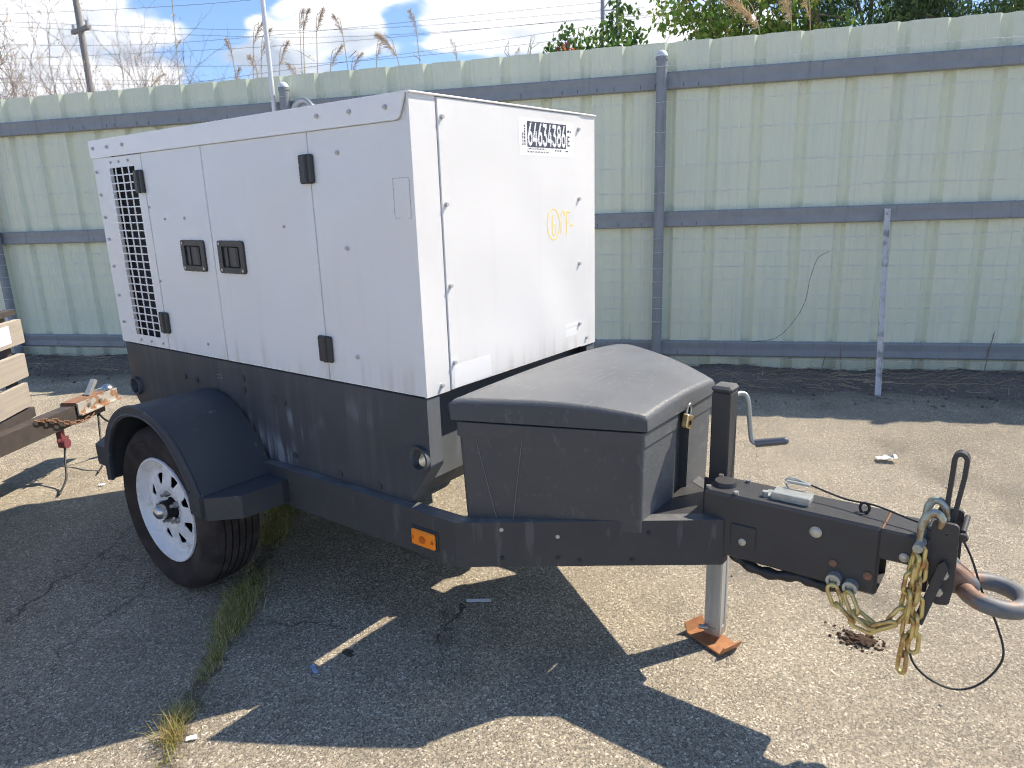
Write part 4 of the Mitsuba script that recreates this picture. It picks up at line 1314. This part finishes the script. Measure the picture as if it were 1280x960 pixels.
# reeds
def reed(s, n, h, lean, plume, label, group=None, size=1.0, tone=(.50, .41, .34)):
    r = np.random.default_rng(int(abs(s) * 1000) + int(h * 100))
    k = thing('dry_reed', label, 'reed', group)
    q = spline([fp(s - lean * .5, n, 0), fp(s - lean * .35, n, h * .5), fp(s, n, h), fp(s + lean * .7 * plume, n, h + plume * .8)], 6)
    add(k + '__stem', tube(q, np.linspace(.0065, .0022, len(q)), 5, caps=False), 'reed_stem', smooth=True)
    V, F, Cc = [], [], []
    m_ = int(190 * size ** 1.5)
    ax0 = np.array(fp(s, n, h))
    ax1 = np.array(fp(s + lean * plume * .55, n, h + plume * .62))
    ax2 = np.array(fp(s + lean * plume * 1.15, n, h + plume * (.95 - .25 * abs(lean))))
    for _ in range(m_):
        t = r.uniform(.0, 1) ** .85
        a0 = ax0 * (1 - t) ** 2 + 2 * ax1 * t * (1 - t) + ax2 * t * t
        tg = (ax1 - ax0) * (1 - t) + (ax2 - ax1) * t
        tg /= np.linalg.norm(tg)
        wdt = (.022 + .036 * math.sin(math.pi * min(1, .12 + .8 * t))) * size ** .6
        side_ = r.normal(0, 1, 3) + np.array([FD[0], FD[1], 0]) * np.sign(lean) * .7 + [0, 0, -.25]
        dv = tg * r.uniform(.5, 1.0) + side_ * .40
        dv /= np.linalg.norm(dv)
        tipv = a0 + dv * wdt * r.uniform(.6, 1.3)
        b = np.cross(dv, r.normal(0, 1, 3))
        b *= .0016 / np.linalg.norm(b)
        k0 = len(V)
        V += [a0 - b * .6, a0 + b * .6, tipv + b, tipv - b]
        F += [[k0, k0 + 1, k0 + 2], [k0, k0 + 2, k0 + 3]]
        Cc += [np.array(tone) * r.uniform(.75, 1.3)] * 4
    tag(add(k + '__plume', mikit.ply(trimesh.Trimesh(np.array(V), np.array(F), process=False), 'straw', color=np.clip(np.array(Cc), 0, 1)), None), None, kind='stuff')
    lv = []
    for _ in range(3):
        z = h * r.uniform(.72, .95)
        an = r.uniform(0, 6.28)
        dd = np.array([math.cos(an), math.sin(an), .5]) * r.uniform(.15, .3)
        p_ = np.array(fp(s - lean * .15, n, z))
        sid = np.cross(dd, [0, 0, 1])
        sid /= np.linalg.norm(sid)
        lv.append(trimesh.Trimesh([p_ - sid * .006, p_ + sid * .006, p_ + dd * .6 + sid * .007, p_ + dd * .6 - sid * .007, p_ + dd + [0, 0, -.05]], [[0, 1, 2], [0, 2, 3], [3, 2, 4]], process=False))
    tag(add(k + '__blade', cat(lv), 'reed_stem'), None, kind='stuff')


LG = 'dry reed with a feathery brown plume behind the fence left of centre'
for s, h, ln, pl2, sz in ((2.32, 3.10, .5, .26, 1), (2.50, 2.95, .4, .28, 1), (2.64, 2.86, .4, .26, 1), (2.20, 2.95, -.2, .2, .8), (2.91, 3.16, .2, .22, .8), (3.06, 3.10, .3, .22, .9), (3.22, 3.06, .3, .24, 1),
                          (3.37, 3.08, -.3, .22, .9), (3.28, 2.76, .5, .24, 1), (3.52, 2.68, .5, .22, .9), (2.78, 2.72, -.4, .22, .8), (3.72, 2.82, .3, .2, .7), (2.05, 2.72, .3, .2, .8), (2.42, 2.78, -.3, .22, .8)):
    reed(s, -.8 - (abs(s * 37) % 1) * .5, h, ln, pl2, LG, 'dry reeds behind the fence left of centre', sz)
reed(1.66, -.9, 3.55, .25, .2, 'tall bare reed stem with a sparse tip behind the vent end of the generator', None, .35)
reed(1.50, -.6, 2.66, .9, .16, 'short drooping reed plume just above the fence at the generator roof', None, .8)
reed(4.06, -.8, 2.78, -.6, .26, 'broad leaning brown reed plume above the front corner of the generator', None, 1.5)
reed(4.20, -1.0, 3.0, -.2, .24, 'slender upright reed beside the broad leaning plume', None, .8)
reed(4.62, -.9, 2.72, -.2, .22, 'faint thin reed standing above the number sticker end of the fence', None, .5)
reed(5.17, -.9, 2.6, .2, .2, 'short thin reed plume just left of the leafy vine', None, .5)
TANT = (.62, .48, .30)
reed(7.30, -.5, 2.70, -.75, .34, 'largest tan reed plume arching left over the fence before the trees', None, 1.9, TANT)
reed(7.55, -.5, 2.72, -.3, .30, 'tan reed plume right of the largest one before the trees', None, 1.4, TANT)
reed(7.70, -.55, 2.72, -.25, .32, 'thin tan reed, rightmost before the dark trees', None, .9, TANT)

# leafy vine bush above the fence
r = np.random.default_rng(21)
vb = thing('vine_bush', 'sprawling green vine with a few reddish leaves above the fence below the lattice tower', 'plant')
out, tips = [], []
for s in (5.55, 5.75, 5.95, 6.15, 6.3):
    branching(fp(s, -.9, 1.2), np.array([r.normal(0, .15), r.normal(0, .15), 1]), .95, .010, 3, r, out, tips, .45, .2, .55)
tag(add(vb + '__stem', cat(out), 'bark'), None, kind='stuff')
cl2 = []
for s, z, rad in ((5.62, 2.68, .17), (5.70, 2.85, .11), (5.52, 2.66, .10), (5.82, 2.62, .14), (5.93, 2.88, .07), (6.02, 2.72, .20), (6.08, 2.95, .11), (6.10, 3.12, .06), (6.2, 2.78, .16), (6.22, 3.0, .08), (5.9, 2.6, .2), (6.25, 2.6, .2), (5.6, 2.55, .2)):
    cl2.append((fp(s, -.9 + r.normal(0, .12), z), rad))
tag(add(vb + '__leaves', leaf_cloud([(c_, q_ * 1.35) for c_, q_ in cl2], 300, .060, [(.055, .11, .035), (.075, .13, .04), (.10, .14, .05), (.045, .085, .03)], .9, .5, .62, 5), None), None, kind='stuff')
tag(add(vb + '__red_leaves', leaf_cloud([(fp(5.70, -.75, 2.68), .10), (fp(5.66, -.75, 2.76), .07)], 200, .05, [(.22, .05, .07), (.30, .12, .05), (.16, .04, .08)], .9, .5, .6, 6), None), None, kind='stuff')


# trees beyond the fence on the right
def tree(s, n, h, clumps, per, size, cols, narrow, label, seed, trunk_r=.11):
    r = np.random.default_rng(seed)
    k = thing('leafy_tree', label, 'tree')
    out, tips = [], []
    base = np.array(fp(s, n, 0))
    q = spline([base, base + [.05, .03, h * .3], base + [.0, .1, h * .62]], 5)
    add(k + '__trunk', tube(q, np.linspace(trunk_r, trunk_r * .55, len(q)), 9), 'bark', smooth=True)
    cs = []
    for (ds, dn, z, rad) in clumps:
        c_ = np.array(fp(s + ds, n + dn, z))
        a0 = q[int(len(q) * r.uniform(.45, .95))]
        md = (a0 + c_) / 2 + r.normal(0, .12, 3)
        out.append(tube(spline([a0, md, c_], 4), np.linspace(trunk_r * .35, .012, 9), 5, caps=False))
        for _ in range(9):
            off = r.normal(size=3)
            off /= np.linalg.norm(off)
            c2 = c_ + off * rad * r.uniform(.45, 1.0) * np.array([1, 1, .8])
            out.append(tube([c_, (c_ + c2) / 2 + r.normal(0, .05, 3), c2], [.010, .007, .003], 4, caps=False))
            cs.append((c2, rad * r.uniform(.30, .52)))
    tag(add(k + '__limb', cat(out), 'bark'), None, kind='stuff')
    tag(add(k + '__crown', leaf_cloud(cs, per, size, cols, .8, .35, narrow, seed), None), None, kind='stuff')


BR = [(.13, .20, .045), (.16, .24, .055), (.09, .155, .04), (.20, .26, .07), (.26, .25, .08)]
DK = [(.075, .12, .05), (.10, .145, .065), (.06, .10, .045), (.13, .17, .085)]
r = np.random.default_rng(5)
c1 = [(-.6, .2, 3.9, .5), (-.25, .3, 3.55, .6), (.35, .2, 3.7, .7), (.1, -.2, 4.5, .8), (-.5, 0, 4.9, .7), (.8, 0, 4.4, .8), (.6, .3, 3.2, .6), (-.3, .4, 3.0, .55), (.4, -.4, 5.3, .8), (1.0, .3, 3.5, .6), (0, 0, 2.5, .6), (.9, 0, 2.6, .6)]
tree(7.35, -4.6, 4.8, c1, 120, .085, BR, .60, 'bright broad leaved tree behind the fence, leftmost of the trees', 31)
c2 = [(-1.7, .3, 3.4, .7), (-1.5, .1, 2.7, .6), (-.9, .2, 3.6, .7), (-.2, .3, 3.3, .7), (.6, .2, 3.5, .75), (-.4, 0, 4.3, .8), (.5, 0, 4.4, .8), (0, 0, 5.2, .8), (-1.1, .1, 2.8, .6), (0, .2, 2.6, .7), (1.0, .2, 2.8, .6)]
tree(9.2, -5.2, 4.9, c2, 190, .10, DK, .24, 'dark narrow leaved tree behind the fence, second from the left', 32)
tree(10.9, -5.6, 4.7, c2, 190, .10, DK, .24, 'dark narrow leaved tree behind the fence, third from the left', 33)
c3 = [(-.9, .2, 3.3, .6), (-.3, .3, 3.6, .6), (.6, .2, 3.9, .75), (-.3, 0, 4.2, .7), (.8, 0, 4.6, .8), (0, .2, 2.7, .7), (1.2, .2, 3.2, .7)]
tree(12.9, -5.6, 4.7, c3, 190, .10, DK, .26, 'grey green tree behind the fence at the far right edge', 34)
tree(15.2, -5.8, 5.0, c2, 120, .11, DK, .3, 'dark tree behind the fence past the right edge of the view', 35)

# utility pole, tower and lines
def far(az, el, dist):
    a_, e_ = math.radians(az), math.radians(el)
    return np.array([1.488 + dist * math.cos(a_), -1.515 + dist * math.sin(a_), 1.489 + dist * math.tan(e_)])


up = thing('utility_pole', 'grey wooden utility pole with a crossarm beyond the fence at left', 'utility pole')
b0 = far(155.5, 0, 27)
b0[2] = -.2
b1_ = b0 + [.0, .0, 10.6]
add(up + '__pole', tube([b0, b1_], [.105, .085], 12), 'pole_wood', smooth=True)
cz = 1.489 + 27 * math.tan(math.radians(11.2))
add(up + '__crossarm', tm(cb(b0[0] - .55, b0[0] + .55, b0[1] - .06, b0[1] + .06, cz - .06, cz + .06, .01)), 'pole_wood')
for dx in (-.45, .45):
    add(up + '__insulator', tm(cyl([b0[0] + dx, b0[1], cz + .06], [b0[0] + dx, b0[1], cz + .2], .045, n=10)), 'steel_dull')
tw = thing('transmission_tower', 'distant steel lattice tower behind the leafy vine', 'tower')
legs = []
ta = [far(120.0, 0, 60), far(118.9, 0, 60)]
for q in ta:
    add(tw + '__leg', tube([[q[0], q[1], 0], [q[0], q[1], 19]], .15, 8), 'tower_steel')
br = []
for k in range(12):
    z0, z1 = k * 1.5, k * 1.5 + 1.5
    br.append(tube([[ta[k % 2][0], ta[k % 2][1], z0], [ta[(k + 1) % 2][0], ta[(k + 1) % 2][1], z1]], .04, 4))
    br.append(tube([[ta[0][0], ta[0][1], z1], [ta[1][0], ta[1][1], z1]], .04, 4))
tag(add(tw + '__brace', cat(br), 'tower_steel'), None, kind='stuff')
LL = [((165, 10.9), (145.5, 13.6), (130, 15.6)), ((165, 11.0), (140, 12.0), (117, 12.7)), ((165, 10.8), (140, 11.55), (117, 12.2)), ((165, 8.6), (140, 11.2), (112, 12.4)),
      ((165, 8.6), (140, 9.9), (112, 11.4)), ((165, 7.9), (140, 8.9), (110, 10.2)), ((165, 7.7), (140, 8.6), (110, 9.9)), ((150, 8.2), (130, 11.0), (110, 12.5)), ((165, 9.8), (150, 10.9), (120, 13.2))]
for i, ((a0, e0), (a1, e1), (a2, e2)) in enumerate(LL):
    q = spline([far(a0, e0, 46), far(a1, e1 - .15, 46), far(a2, e2, 46)], 14)
    tag(add('power_line', tube(q, .011, 5), 'line_dark', smooth=True), 'thin dark overhead power line crossing the sky beyond the fence', 'power line', group='power lines across the sky')
